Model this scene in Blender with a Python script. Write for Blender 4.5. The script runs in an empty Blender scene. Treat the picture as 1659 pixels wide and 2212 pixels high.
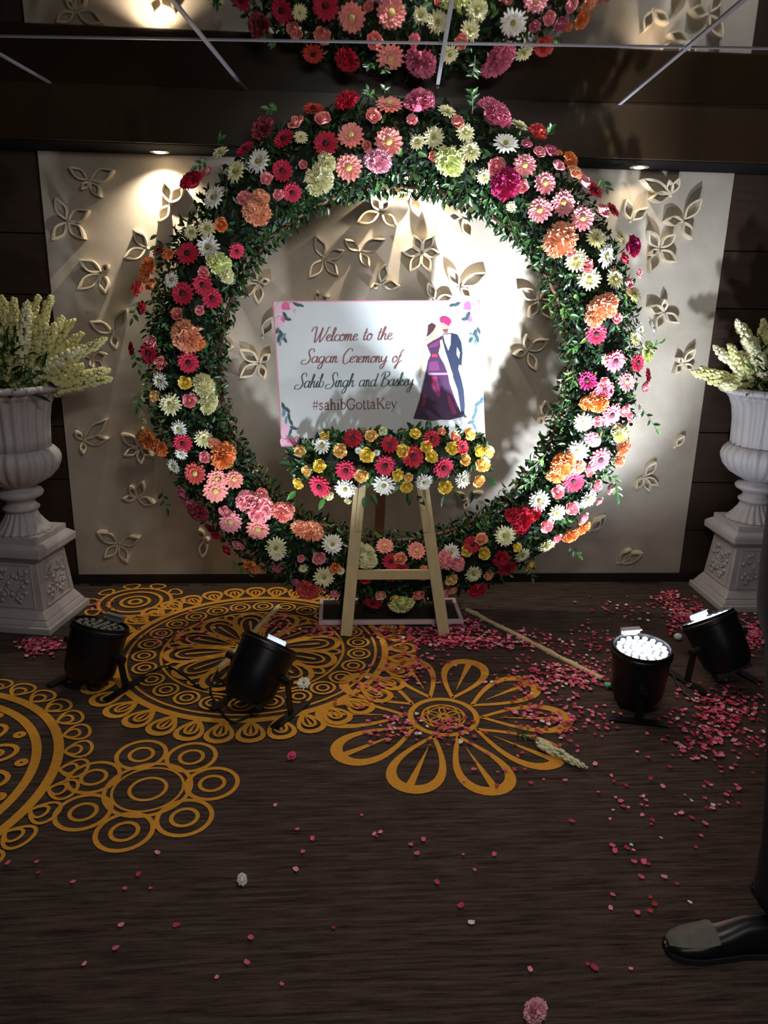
import bpy, bmesh, math, random
from mathutils import Vector, Matrix, Quaternion
random.seed(7)
PI = math.pi
scene = bpy.context.scene
COL = scene.collection

# ------------------------------------------------------------------ camera
CAM_H = 1.6
FPX, CXP, CYP = 1661.0, 829.5, 1106.0          # focal length and centre in pixels of the 1659 x 2212 frame
YAW, PITCH, ROLL = math.radians(3.9), math.radians(16.5), math.radians(1.25)
fwd = Vector((math.sin(YAW)*math.cos(PITCH), math.cos(YAW)*math.cos(PITCH), -math.sin(PITCH)))
rgt = Vector((math.cos(YAW), -math.sin(YAW), 0))
upv = rgt.cross(fwd)
r2 = rgt*math.cos(ROLL) + upv*math.sin(ROLL)
u2 = -rgt*math.sin(ROLL) + upv*math.cos(ROLL)
cd = bpy.data.cameras.new('camera')
cam = bpy.data.objects.new('camera', cd); COL.objects.link(cam)
cd.sensor_fit = 'HORIZONTAL'; cd.sensor_width = 36.0; cd.lens = FPX/1659.0*36.0
cd.clip_start = 0.02; cd.clip_end = 60
m = Matrix((r2, u2, -fwd)).transposed().to_4x4(); m.translation = Vector((0, 0, CAM_H))
cam.matrix_world = m
scene.camera = cam

# ------------------------------------------------------------------ world, lamps, exposure
w = bpy.data.worlds.new('world'); scene.world = w; w.use_nodes = True
w.node_tree.nodes['Background'].inputs[0].default_value = (0.5, 0.52, 0.6, 1)
w.node_tree.nodes['Background'].inputs[1].default_value = 0.02
scene.view_settings.view_transform = 'Standard'
scene.view_settings.look = 'None'
scene.view_settings.gamma = 1.0
scene.view_settings.use_curve_mapping = False
scene.view_settings.exposure = 0.1

def lamp(name, kind, loc, energy, color, aim=None, **kw):
    l = bpy.data.lights.new(name, kind); l.energy = energy; l.color = color
    for k, v in kw.items(): setattr(l, k, v)
    o = bpy.data.objects.new(name, l); COL.objects.link(o); o.location = loc
    if aim is not None:
        o.rotation_euler = (Vector(aim)-Vector(loc)).to_track_quat('-Z', 'Y').to_euler()
    return o
WARM = (1.0, 0.84, 0.64)
COOL = (0.84, 0.91, 1.0)
# unseen fill lamps added to brighten carpet and flowers - soft and weak
lamp('hall_fill', 'AREA', (0.6, -1.2, 2.37), 24, (1.0, 0.92, 0.86), aim=(0.4, 1.0, 0), shape='RECTANGLE', size=2.2, size_y=1.2)
lamp('hall_fill', 'AREA', (0.4, 1.1, 2.37), 24, (1.0, 0.93, 0.86), aim=(0.2, 3.3, 0.2), shape='RECTANGLE', size=0.6, size_y=0.4)

# ------------------------------------------------------------------ helpers
def ray(x, y):
    return r2*((x-CXP)/FPX) - u2*((y-CYP)/FPX) + fwd
def on_z(x, y, z=0.0):
    d = ray(x, y); return d*((z-CAM_H)/d.z) + Vector((0, 0, CAM_H))
def on_y(x, y, Y):
    d = ray(x, y); return d*(Y/d.y) + Vector((0, 0, CAM_H))
def lin(c):
    if isinstance(c, str):
        c = [int(c[i:i+2], 16)/255 for i in (0, 2, 4)]
    return tuple((v/12.92 if v <= 0.04045 else ((v+0.055)/1.055)**2.4) for v in c)

MATS = {}
def mat(name, color, rough=0.6, metal=0.0, noise=0.0, nscale=20.0, bump=0.0, emit=0.0, ecol=None, spec=0.5,
        sss=0.0, trans=0.0, stretch=None):
    if name in MATS: return MATS[name]
    mm = bpy.data.materials.new(name); mm.use_nodes = True
    nt = mm.node_tree; b = nt.nodes['Principled BSDF']
    c = lin(color)
    b.inputs['Base Color'].default_value = (*c, 1)
    b.inputs['Roughness'].default_value = rough
    b.inputs['Metallic'].default_value = metal
    b.inputs['Specular IOR Level'].default_value = spec
    if sss: b.inputs['Subsurface Weight'].default_value = sss; b.inputs['Subsurface Radius'].default_value = (0.01, 0.005, 0.003)
    if noise or bump:
        tc = nt.nodes.new('ShaderNodeTexCoord'); mp = nt.nodes.new('ShaderNodeMapping')
        nt.links.new(tc.outputs['Object'], mp.inputs[0])
        if stretch: mp.inputs['Scale'].default_value = stretch
        n = nt.nodes.new('ShaderNodeTexNoise'); n.inputs['Scale'].default_value = nscale; n.inputs['Detail'].default_value = 5
        nt.links.new(mp.outputs[0], n.inputs[0])
        if noise:
            mx = nt.nodes.new('ShaderNodeMix'); mx.data_type = 'RGBA'
            mx.inputs[6].default_value = (*[v*(1-noise) for v in c], 1)
            mx.inputs[7].default_value = (*[min(1, v*(1+noise)) for v in c], 1)
            nt.links.new(n.outputs[0], mx.inputs[0]); nt.links.new(mx.outputs[2], b.inputs['Base Color'])
        if bump:
            bp = nt.nodes.new('ShaderNodeBump'); bp.inputs['Strength'].default_value = bump; bp.inputs['Distance'].default_value = 0.01
            nt.links.new(n.outputs[0], bp.inputs['Height']); nt.links.new(bp.outputs[0], b.inputs['Normal'])
    if emit:
        b.inputs['Emission Color'].default_value = (*lin(ecol or color), 1); b.inputs['Emission Strength'].default_value = emit
    MATS[name] = mm
    return mm

class MB:
    def __init__(s): s.v = []; s.f = []; s.mi = []; s.cur = 0
    def add(s, vs, fs, T=None):
        o = len(s.v)
        s.v += [tuple(T @ Vector(v)) if T else tuple(v) for v in vs]
        s.f += [tuple(i+o for i in f) for f in fs]; s.mi += [s.cur]*len(fs)
    def box(s, c, d, T=None, top=1.0):
        x, y, z = c; a, b, h = d[0]/2, d[1]/2, d[2]/2
        vs = [(x-a, y-b, z-h), (x+a, y-b, z-h), (x+a, y+b, z-h), (x-a, y+b, z-h),
              (x-a*top, y-b*top, z+h), (x+a*top, y-b*top, z+h), (x+a*top, y+b*top, z+h), (x-a*top, y+b*top, z+h)]
        s.add(vs, [(3, 2, 1, 0), (4, 5, 6, 7), (0, 1, 5, 4), (1, 2, 6, 5), (2, 3, 7, 6), (3, 0, 4, 7)], T)
    def bar(s, p, q, w, t, up=(0, 1, 0), T=None):
        p, q = Vector(p), Vector(q); d = (q-p).normalized(); x = d.cross(Vector(up)).normalized()*w/2; y = x.cross(d).normalized()*t/2
        vs = [p-x-y, p+x-y, p+x+y, p-x+y, q-x-y, q+x-y, q+x+y, q-x+y]
        s.add(vs, [(3, 2, 1, 0), (4, 5, 6, 7), (0, 1, 5, 4), (1, 2, 6, 5), (2, 3, 7, 6), (3, 0, 4, 7)], T)
    def tube(s, pts, r, n=8, closed=False, T=None):
        pts = [Vector(p) for p in pts]; N = len(pts); vs = []; fs = []
        rr = r if isinstance(r, (list, tuple)) else [r]*N
        prev = None
        for i, p in enumerate(pts):
            a = pts[(i-1) % N] if (closed or i > 0) else p
            b = pts[(i+1) % N] if (closed or i < N-1) else p
            d = (b-a).normalized()
            if prev is None: x = d.orthogonal().normalized()
            else:
                x = prev - d*prev.dot(d)
                x = x.normalized() if x.length > 1e-6 else d.orthogonal().normalized()
            prev = x; y = d.cross(x)
            for k in range(n):
                t = 2*PI*k/n; vs.append(p + (x*math.cos(t)+y*math.sin(t))*rr[i])
        for i in range(N if closed else N-1):
            j = (i+1) % N
            for k in range(n):
                fs.append((i*n+k, i*n+(k+1) % n, j*n+(k+1) % n, j*n+k))
        if not closed: fs += [tuple(reversed(range(n))), tuple(range((N-1)*n, N*n))]
        s.add(vs, fs, T)
    def lathe(s, prof, n=32, T=None, flute=None, cap=True):
        # prof: (r, z); flute(r, z, t) -> r
        vs = []; fs = []
        for (r, z) in prof:
            for k in range(n):
                t = 2*PI*k/n; rr = flute(r, z, t) if flute else r
                vs.append((rr*math.cos(t), rr*math.sin(t), z))
        for i in range(len(prof)-1):
            for k in range(n):
                fs.append((i*n+k, i*n+(k+1) % n, (i+1)*n+(k+1) % n, (i+1)*n+k))
        if cap: fs += [tuple(reversed(range(n))), tuple(range((len(prof)-1)*n, len(prof)*n))]
        s.add(vs, fs, T)
    def ball(s, c, r, n=8, m_=5, T=None, sc=(1, 1, 1)):
        vs = [(c[0], c[1], c[2]-r*sc[2])]; fs = []
        for i in range(1, m_):
            a = -PI/2+PI*i/m_
            for k in range(n):
                t = 2*PI*k/n
                vs.append((c[0]+r*sc[0]*math.cos(a)*math.cos(t), c[1]+r*sc[1]*math.cos(a)*math.sin(t), c[2]+r*sc[2]*math.sin(a)))
        vs.append((c[0], c[1], c[2]+r*sc[2])); L = len(vs)-1
        for k in range(n): fs.append((0, 1+(k+1) % n, 1+k)); fs.append((L, L-n+k, L-n+(k+1) % n))
        for i in range(m_-2):
            for k in range(n):
                a = 1+i*n+k; b = 1+i*n+(k+1) % n
                fs.append((a, b, b+n, a+n))
        s.add(vs, fs, T)
    def mesh(s, name, mats, smooth=False):
        me = bpy.data.meshes.new(name); me.from_pydata([tuple(v) for v in s.v], [], s.f)
        for k in (mats if isinstance(mats, (list, tuple)) else [mats]): me.materials.append(k)
        if any(s.mi): me.polygons.foreach_set('material_index', s.mi)
        if smooth: me.polygons.foreach_set('use_smooth', [True]*len(me.polygons))
        me.update(); return me
def add_obj(name, data, parent=None, loc=None, M=None):
    o = bpy.data.objects.new(name, data); COL.objects.link(o)
    if parent is not None: o.parent = parent
    if M is not None: o.matrix_basis = M
    if loc is not None: o.location = loc
    return o
def obj(name, mb, mats, parent=None, smooth=False, origin=None, bevel=0.0):
    """mb is in world coordinates; origin moves the object's own origin (relative to parent's origin)."""
    base = Vector((0, 0, 0))
    if parent is not None:
        q = parent
        while q is not None: base += q.location; q = q.parent
    off = Vector(origin) if origin is not None else base
    mb.v = [tuple(Vector(v)-off) for v in mb.v]
    me = mb.mesh(name, mats, smooth)
    o = add_obj(name, me, parent, off-base)
    if bevel:
        md = o.modifiers.new('bevel', 'BEVEL'); md.width = bevel; md.segments = 2; md.limit_method = 'ANGLE'; md.angle_limit = math.radians(40)
    return o
def tag(o, label=None, cat=None, group=None, kind=None):
    if label: o['label'] = label
    if cat: o['category'] = cat
    if group: o['group'] = group
    if kind: o['kind'] = kind
    return o
def thing(name, label, cat, loc=(0, 0, 0), group=None):
    o = add_obj(name, None, None, Vector(loc)); o.empty_display_size = 0.05
    return tag(o, label, cat, group)
def rnd(a, b): return random.uniform(a, b)
def facing(n, roll=0.0):
    q = Vector(n).normalized().to_track_quat('Z', 'Y'); return (q @ Quaternion((0, 0, 1), roll)).to_matrix().to_4x4()
def place(n, loc, sc, roll=0.0):
    s3 = Matrix.Diagonal((sc, sc, sc, 1)) if not isinstance(sc, tuple) else Matrix.Diagonal((*sc, 1))
    return Matrix.Translation(loc) @ facing(n, roll) @ s3
RING_FLOWERS='''751 221 C rd 26;677 235 G ro 22;641 268 R sa 17;697 260 R sa 17;805 253 R sa 16;841 226 G sa 28;906 224 C dp 34;890 260 C pk 12;966 241 D cr 20;
988 266 R sa 14;570 282 C dr 30;613 300 G cm 24;530 322 G cm 21;650 297 D cr 15;704 311 G cm 26;758 293 G sa 27;839 307 G sa 29;792 315 R sa 10;
816 344 C lp 28;753 362 G sa 27;901 307 D cr 16;937 297 D cr 22;935 338 R sa 10;970 347 C lm 30;993 345 R sa 10;476 329 D cr 18;559 349 D wh 27;
510 371 D cr 25;610 369 G cm 22;655 356 R pk 9;706 349 C cr 20;689 387 C cr 32;631 416 G cm 20;601 420 R pk 11;575 387 R pk 13;449 373 R pk 13;
416 394 C rd 24;463 427 D wh 26;528 430 R pk 15;563 427 C pe 18;556 459 C pe 27;478 485 R or 14;447 494 D cr 20;1065 251 C dp 37;1005 287 D cr 20;
1016 327 D cr 23;1122 271 D cr 20;1092 311 D wh 27;1160 289 C co 23;1137 313 R dp 11;1164 331 R pk 13;1189 329 R dp 16;1207 331 R or 8;
1204 360 R pk 14;1229 347 C or 20;1240 374 C pe 16;1133 358 G pk 24;1072 360 R pk 18;1092 398 C ma 32;1045 381 D cr 16;1128 403 R pk 13;
1177 396 G pk 23;1216 439 G pk 26;1260 394 R pk 16;1283 410 G rd 22;1323 454 G cm 18;1300 457 R pk 16;1166 454 G pk 25;1258 472 G pk 25;
1211 517 C pe 36;1235 546 R pk 9;1287 515 D cr 23;1339 512 D cr 18;1309 553 D wh 25;1244 562 D cr 23;1267 573 R pk 13;1273 602 D cr 23;
1327 602 D cr 23;1363 533 C ma 24;1347 559 R rd 12;1379 591 R pk 10;1356 613 R pk 11;1368 635 D cr 20;1104 447 D cr 11;413 502 D cr 16;450 533 D wh 25;
405 548 G cm 24;343 540 G cm 18;324 578 C or 22;315 596 C or 16;365 551 C or 14;328 617 R or 14;371 605 D wh 17;300 623 C co 18;511 542 G cm 17;
473 569 C lm 24;488 593 C cr 18;440 588 R pk 12;438 615 G cm 21;395 634 G cm 24;458 644 G cm 21;432 670 R pk 10;384 679 R sa 13;405 725 C pe 34;
422 741 C or 18;407 783 G cm 22;285 754 G cm 17;322 762 G cm 23;330 741 R pk 15;349 783 R sa 14;346 822 D wh 20;401 826 R ye 14;336 855 R yo 12;
368 873 D cr 23;410 864 R pk 15;440 834 C cr 26;446 867 C cr 26;307 855 D cr 15;310 665 R rd 14;311 904 D cr 17;387 926 D wh 18;324 948 C or 26;
349 966 C or 20;395 957 G cm 20;440 948 D cr 19;465 962 C pe 16;481 984 C or 30;442 987 R pk 12;391 980 D wh 14;375 1006 D wh 17;422 1022 G co 24;
469 1034 G sa 20;505 1036 G sa 20;465 1060 G sa 25;395 1063 R dp 14;409 1085 R dp 15;528 1081 C pk 20;557 1096 C pk 32;565 1067 R sa 12;
608 1107 C sa 23;623 1100 R sa 12;489 1103 R pk 14;498 1127 G pk 24;431 1103 C dr 24;456 1143 G dr 18;467 1154 C rd 12;557 1143 G sa 24;
516 1175 R pk 13;492 1186 R rd 12;597 1183 D cr 22;599 1197 D wh 16;648 1143 C pe 20;671 1150 C pe 26;718 1175 D wh 22;689 1204 R pk 14;
650 1206 R pk 8;599 1226 R dp 9;543 1221 C or 20;655 1228 D cr 10;700 1246 D cr 22;724 1226 R or 11;736 1233 D cr 9;641 1255 R dp 11;666 1271 C co 26;
686 1270 R sa 12;724 1280 R pk 10;787 1201 C cr 26;789 1242 R rd 16;805 1302 G cm 19;831 1179 G sa 18;900 1190 G sa 19;845 1213 G cm 18;
867 1231 G cm 17;866 1207 R pe 13;844 1243 R rd 12;916 1236 C pe 15;913 1245 R rd 8;928 1187 R cr 8;974 1193 D wh 19;963 1209 C pk 19;988 1217 C pk 16;
1007 1189 R ye 12;1020 1176 G rd 18;1039 1165 R pe 13;1045 1195 R ye 13;973 1250 R yo 14;977 1274 R pe 9;959 1279 R pk 12;1023 1239 D cr 18;
1031 1271 C rd 20;904 1282 R sa 13;867 1301 C lm 26;855 1290 R ye 12;822 1282 R pe 12;1320 897 G hp 24;1347 886 R pk 14;1358 901 R pk 10;
1291 910 R pk 11;1380 890 D wh 18;1260 913 D wh 20;1279 948 C lp 17;1338 937 C lm 20;1342 964 C pe 20;1336 991 C pe 16;1248 975 D wh 22;
1295 993 G hp 25;1271 1016 R pk 12;1250 1009 C pe 14;1215 1006 C or 26;1201 1027 C or 18;1228 993 C or 16;1239 1040 G cm 23;1204 1062 R pk 14;
1165 1081 D wh 21;1163 1092 R pk 10;1288 1049 R pk 13;1317 1053 R pk 13;1271 1078 D wh 22;1293 1081 R pk 9;1235 1096 R pk 15;1203 1107 D cr 19;
1110 1114 C rd 18;1128 1121 C rd 26;1125 1139 R rd 14;1154 1110 R rd 13;1147 1114 C lm 8;1179 1134 R pk 15;1257 1118 R pk 14;1255 1139 C or 18;
1230 1154 C or 20;1201 1161 R pk 12;1091 1157 D cr 22;1181 1179 D cr 19;1116 1181 R ye 10;1128 1199 D cr 18;1145 1221 R ye 13;1081 1206 C rd 18;
1096 1228 G rd 22;1054 1242 R pe 10;1300 663 C pe 30;1283 685 C pe 20;1317 671 C pe 16;1330 687 R pk 12;1288 722 G cm 21;1380 716 D wh 20;
1372 731 D cr 16;1407 704 D wh 20;1394 760 C lm 22;1328 780 G hp 23;1376 784 G cm 19;1399 810 G cm 16;1391 835 R pk 12;1353 825 G pk 20;
1269 822 G ma 20;1305 842 G hp 21;1303 827 R pk 12;1269 871 C or 16;1293 871 C or 20;1292 883 R pe 8;1310 777 D cr 12;1283 856 R pe 10;'''
EASEL_FLOWERS='''762 947 G rd 21;696 962 D wh 19;703 940 R ye 10;649 975 R yo 12;736 973 R yo 15;794 983 R ye 16;802 942 R yo 13;827 932 R cr 9;842 960 G rd 19;
691 1006 R ye 14;664 1016 R yo 12;646 1043 R ye 13;747 1016 G cm 22;691 1051 G cm 25;780 1026 R yo 15;746 1056 D wh 22;709 1068 R cr 12;
832 1006 G cm 22;829 1048 D wh 24;858 1026 R ye 13;882 1031 R yo 10;878 1051 R ye 13;870 975 R ye 14;892 986 G rd 24;896 938 R ye 12;933 948 G rd 19;
920 966 R ye 13;931 986 R ye 14;958 1010 G cm 23;976 968 R ye 14;953 933 R pe 9;981 945 R pe 12;999 966 G rd 16;1013 938 R yo 14;1034 975 R ye 12;
1054 976 R yo 13;1041 1003 R yo 16;1003 993 R yo 13;916 1041 D wh 19;1001 1036 D wh 19;961 1051 R ye 15;1032 1038 R yo 14;775 973 D wh 8;
814 978 D wh 7;752 1081 R cr 8;910 1079 R cr 6;'''

# ------------------------------------------------------------------ room shell
WALL_Y, PANEL_Y, CEIL = 4.03, 4.0, 2.385
BULK_Y, SOFFIT = 3.70, 2.165
X0, X1, YB = -3.0, 3.8, -3.0

def carpet_material():
    mm = bpy.data.materials.new('dark_woven_carpet'); mm.use_nodes = True; nt = mm.node_tree; b = nt.nodes['Principled BSDF']
    tc = nt.nodes.new('ShaderNodeTexCoord'); mp = nt.nodes.new('ShaderNodeMapping'); mp.inputs['Scale'].default_value = (5, 75, 1)
    n = nt.nodes.new('ShaderNodeTexNoise'); n.inputs['Scale'].default_value = 1.0; n.inputs['Detail'].default_value = 6; n.inputs['Roughness'].default_value = 0.75
    n2 = nt.nodes.new('ShaderNodeTexNoise'); n2.inputs['Scale'].default_value = 260; n2.inputs['Detail'].default_value = 3
    cr = nt.nodes.new('ShaderNodeValToRGB'); cr.color_ramp.elements[0].position = 0.35; cr.color_ramp.elements[1].position = 0.68
    cr.color_ramp.elements[0].color = (*lin('231b1b'), 1); cr.color_ramp.elements[1].color = (*lin('5a4c44'), 1)
    nt.links.new(tc.outputs['Object'], mp.inputs[0]); nt.links.new(mp.outputs[0], n.inputs[0]); nt.links.new(tc.outputs['Object'], n2.inputs[0])
    mx = nt.nodes.new('ShaderNodeMath'); mx.operation = 'MULTIPLY_ADD'; mx.inputs[1].default_value = 0.25
    nt.links.new(n2.outputs[0], mx.inputs[0])
    ad = nt.nodes.new('ShaderNodeMath'); ad.operation = 'SUBTRACT'; ad.inputs[1].default_value = 0.125
    nt.links.new(n.outputs[0], ad.inputs[0]); nt.links.new(ad.outputs[0], mx.inputs[2])
    nt.links.new(mx.outputs[0], cr.inputs[0]); nt.links.new(cr.outputs[0], b.inputs['Base Color'])
    b.inputs['Roughness'].default_value = 0.95; b.inputs['Specular IOR Level'].default_value = 0.15
    bp = nt.nodes.new('ShaderNodeBump'); bp.inputs['Strength'].default_value = 0.4; bp.inputs['Distance'].default_value = 0.004
    nt.links.new(mx.outputs[0], bp.inputs['Height']); nt.links.new(bp.outputs[0], b.inputs['Normal'])
    return mm
floor_m = carpet_material()
mb = MB(); mb.box(((X0+X1)/2, (YB+WALL_Y)/2, -0.05), (X1-X0, WALL_Y-YB, 0.1))
floor = obj('floor', mb, floor_m); tag(floor, kind='structure')

wallm = mat('dark_brown_wood', '3c2f29', rough=0.35, noise=0.35, nscale=4, stretch=(1, 1, 14), bump=0.05, spec=0.4)
jointm = mat('dark_joint', '120d0c', rough=0.8)
dullm = mat('hall_paint', '4a3f3a', rough=0.8, noise=0.1)
mb = MB(); mb.box(((X0+X1)/2, WALL_Y+0.05+0.02, CEIL/2), (X1-X0, 0.1, CEIL))
wb = obj('wall_back', mb, jointm); tag(wb, kind='structure')
plank_h = 0.2
zs = [0.0, 0.3, 0.58, 0.86, 1.14, 1.42, 1.515, 1.80, SOFFIT]
for (a, b) in ((X0, X0+1.1), (X0+1.1, -1.30), (1.90, 2.9), (2.9, X1)):
    for k in range(len(zs)-1):
        if zs[k+1]-zs[k] < 0.12: continue
        z0, z1 = zs[k], zs[k+1]
        if k == 4: z1 = zs[6]
        if k == 5: continue
        mb = MB(); mb.box(((a+b)/2, WALL_Y+0.008, (z0+z1)/2), (b-a-0.004, 0.024, z1-z0-0.006))
        obj('plank', mb, wallm, wb, bevel=0.002)
for nm, c, d in (('wall_left', (X0-0.05, 0.5, CEIL/2), (0.1, 7.3, CEIL)), ('wall_right', (X1+0.05, 0.5, CEIL/2), (0.1, 7.3, CEIL)),
                 ('wall_front', ((X0+X1)/2, YB-0.05, CEIL/2), (X1-X0, 0.1, CEIL))):
    mb = MB(); mb.box(c, d); tag(obj(nm, mb, dullm), kind='structure')
# beam boxed out over the panel, its front face and soffit
bulkm = mat('bulkhead_brown', '2b2014', rough=0.25, noise=0.5, nscale=2.2, spec=0.5)
mb = MB(); mb.box(((X0+X1)/2, (BULK_Y+WALL_Y+0.1)/2, (SOFFIT+CEIL+0.1)/2), (X1-X0, WALL_Y+0.1-BULK_Y, CEIL+0.1-SOFFIT))
tag(obj('trim_1', mb, bulkm, bevel=0.004), kind='structure')
mb = MB(); mb.box(((X0+X1)/2, (BULK_Y+WALL_Y)/2+0.005, SOFFIT-0.001), (X1-X0-0.01, WALL_Y-BULK_Y-0.02, 0.004))
tag(obj('soffit_shade_sheet', mb, mat('soffit_shade_black', '0b0a09', rough=0.9, spec=0.1)), kind='structure')  # black sheet added under the soffit, its colour stands in for shade
# skirting
mb = MB(); mb.box(((X0+X1)/2, WALL_Y-0.018, 0.026), (X1-X0, 0.02, 0.05))
tag(obj('baseboard_back', mb, mat('skirting_dark', '1c1614', rough=0.5), bevel=0.003), kind='structure')

# ceiling: polished dark panels on a grid of slim metal strips, turned a few degrees against the wall
mb = MB(); mb.box(((X0+X1)/2, (YB+WALL_Y)/2, CEIL+0.07), (X1-X0, WALL_Y-YB, 0.1))
ceiling = obj('ceiling', mb, jointm); tag(ceiling, kind='structure')
mirror = mat('polished_dark_panel', 'b3aca6', rough=0.03, metal=1.0)
stripm = mat('grey_ceiling_strip', '8d8c96', rough=0.35, metal=0.3)
ga = math.radians(-5.0)
gx, gy = Vector((math.cos(ga), math.sin(ga), 0)), Vector((-math.sin(ga), math.cos(ga), 0))
G0 = Vector((0.37, 2.925, 0)); S = 0.815
def clip_poly(poly, y_max):
    out = []
    for i in range(len(poly)):
        a, b = poly[i], poly[(i+1) % len(poly)]
        if a.y <= y_max: out.append(a)
        if (a.y <= y_max) != (b.y <= y_max):
            t = (y_max-a.y)/(b.y-a.y); out.append(a.lerp(b, t))
    return out
def slab(mb, poly, z0, z1):
    n = len(poly)
    mb.add([(p.x, p.y, z0) for p in poly]+[(p.x, p.y, z1) for p in poly],
           [tuple(reversed(range(n))), tuple(range(n, 2*n))]+[(i, (i+1) % n, n+(i+1) % n, n+i) for i in range(n)])
def clip_x(poly):
    # keep inside the room in x
    for sgn, lim in ((1, X1), (-1, -X0)):
        out = []
        for i in range(len(poly)):
            a, b = poly[i], poly[(i+1) % len(poly)]
            fa, fb = a.x*sgn <= lim, b.x*sgn <= lim
            if fa: out.append(a)
            if fa != fb: out.append(a.lerp(b, (lim-a.x*sgn)/((b.x-a.x)*sgn)))
        poly = out
        if not poly: break
    return poly
for i in range(-5, 5):
    for j in range(-5, 2):
        o_ = G0 + gx*S*i + gy*S*j; e = 0.004
        poly = [o_+gx*e+gy*e, o_+gx*(S-e)+gy*e, o_+gx*(S-e)+gy*(S-e), o_+gx*e+gy*(S-e)]
        poly = clip_poly(poly, BULK_Y); poly = clip_x(poly) if len(poly) > 2 else poly
        if len(poly) < 3: continue
        mb = MB(); slab(mb, poly, CEIL, CEIL+0.018)
        obj('ceiling_panel', mb, mirror, ceiling)
for i in range(-4, 5):
    a, b = G0+gx*S*i-gy*4.6, G0+gx*S*i+gy*1.2
    t = (BULK_Y-a.y)/(b.y-a.y); b = a.lerp(b, min(1, t))
    if a.x < X0+0.05 or b.x > X1: continue
    mb = MB(); mb.bar((a.x, a.y, CEIL-0.001), (b.x, b.y, CEIL-0.001), 0.014, 0.006, up=(0, 0, 1)); obj('ceiling_strip', mb, stripm, ceiling)
for j in range(-5, 1):
    a, b = G0+gy*S*j-gx*3.4, G0+gy*S*j+gx*3.5
    mb = MB(); mb.bar((a.x, a.y, CEIL-0.001), (b.x, b.y, CEIL-0.001), 0.009, 0.005, up=(0, 0, 1)); obj('ceiling_strip', mb, stripm, ceiling)

# ------------------------------------------------------------------ downlights in the soffit
glow = mat('warm_lamp_glass', 'fff2d8', emit=14, ecol='ffe2b0')
ringm = mat('lamp_rim', 'b8ad98', rough=0.3, metal=0.7)
for i, (x, e) in enumerate(((-0.80, 30), (0.36, 42), (1.45, 4))):
    lab = ['round recessed downlight over the left part of the relief panel', 'round recessed downlight hidden behind the top of the flower ring',
           'dim round recessed downlight over the right part of the relief panel'][i]
    t = thing('downlight', lab, 'downlight', (x, 3.90, SOFFIT-0.003))
    R_ = MB(); R_.lathe([(0.030, -0.001), (0.046, -0.001), (0.046, -0.007), (0.040, -0.010), (0.030, -0.006)], 24, Matrix.Translation((x, 3.90, SOFFIT)), cap=False)
    obj('rim', R_, ringm, t, smooth=True)
    R_ = MB(); R_.ball((x, 3.90, SOFFIT-0.004), 0.028, 16, 8, sc=(1, 1, 0.35)); obj('lens', R_, glow if i < 2 else mat('dim_lamp_glass', 'fff2d8', emit=3, ecol='ffe2b0'), t, smooth=True)
    lamp('downlight_lamp', 'SPOT', (x, 3.90, SOFFIT-0.018), e, WARM, aim=(x, 3.97, 0.6), spot_size=math.radians(128), spot_blend=0.75, shadow_soft_size=0.012)

# ------------------------------------------------------------------ relief panel with raised leaf motifs
def plaster():
    mm = bpy.data.materials.new('panel_plaster'); mm.use_nodes = True; nt = mm.node_tree; b = nt.nodes['Principled BSDF']
    tc = nt.nodes.new('ShaderNodeTexCoord'); n = nt.nodes.new('ShaderNodeTexNoise'); n.inputs['Scale'].default_value = 1.6; n.inputs['Detail'].default_value = 8; n.inputs['Roughness'].default_value = 0.65
    n3 = nt.nodes.new('ShaderNodeTexNoise'); n3.inputs['Scale'].default_value = 45; n3.inputs['Detail'].default_value = 4
    nt.links.new(tc.outputs['Object'], n.inputs[0]); nt.links.new(tc.outputs['Object'], n3.inputs[0])
    cr = nt.nodes.new('ShaderNodeValToRGB'); cr.color_ramp.elements[0].position = 0.3; cr.color_ramp.elements[1].position = 0.7
    cr.color_ramp.elements[0].color = (*lin('9a9082'), 1); cr.color_ramp.elements[1].color = (*lin('c3bbae'), 1)
    nt.links.new(n.outputs[0], cr.inputs[0]); nt.links.new(cr.outputs[0], b.inputs['Base Color'])
    b.inputs['Roughness'].default_value = 0.42; b.inputs['Specular IOR Level'].default_value = 0.45
    bp = nt.nodes.new('ShaderNodeBump'); bp.inputs['Strength'].default_value = 0.12; bp.inputs['Distance'].default_value = 0.003
    nt.links.new(n3.outputs[0], bp.inputs['Height']); nt.links.new(bp.outputs[0], b.inputs['Normal'])
    return mm
plasterm = plaster()
petalm = mat('relief_petal_paint', 'cfc3ac', rough=0.5, noise=0.08, nscale=12)
panel = thing('relief_panel', 'large beige wall panel with raised leaf outlines behind the flower ring', 'wall panel', (0.295, PANEL_Y, 0.052))
mb = MB(); mb.box((0.295, PANEL_Y+0.011, 1.108), (3.354, 0.022, 2.11)); obj('board', mb, plasterm, panel, bevel=0.003)
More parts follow.
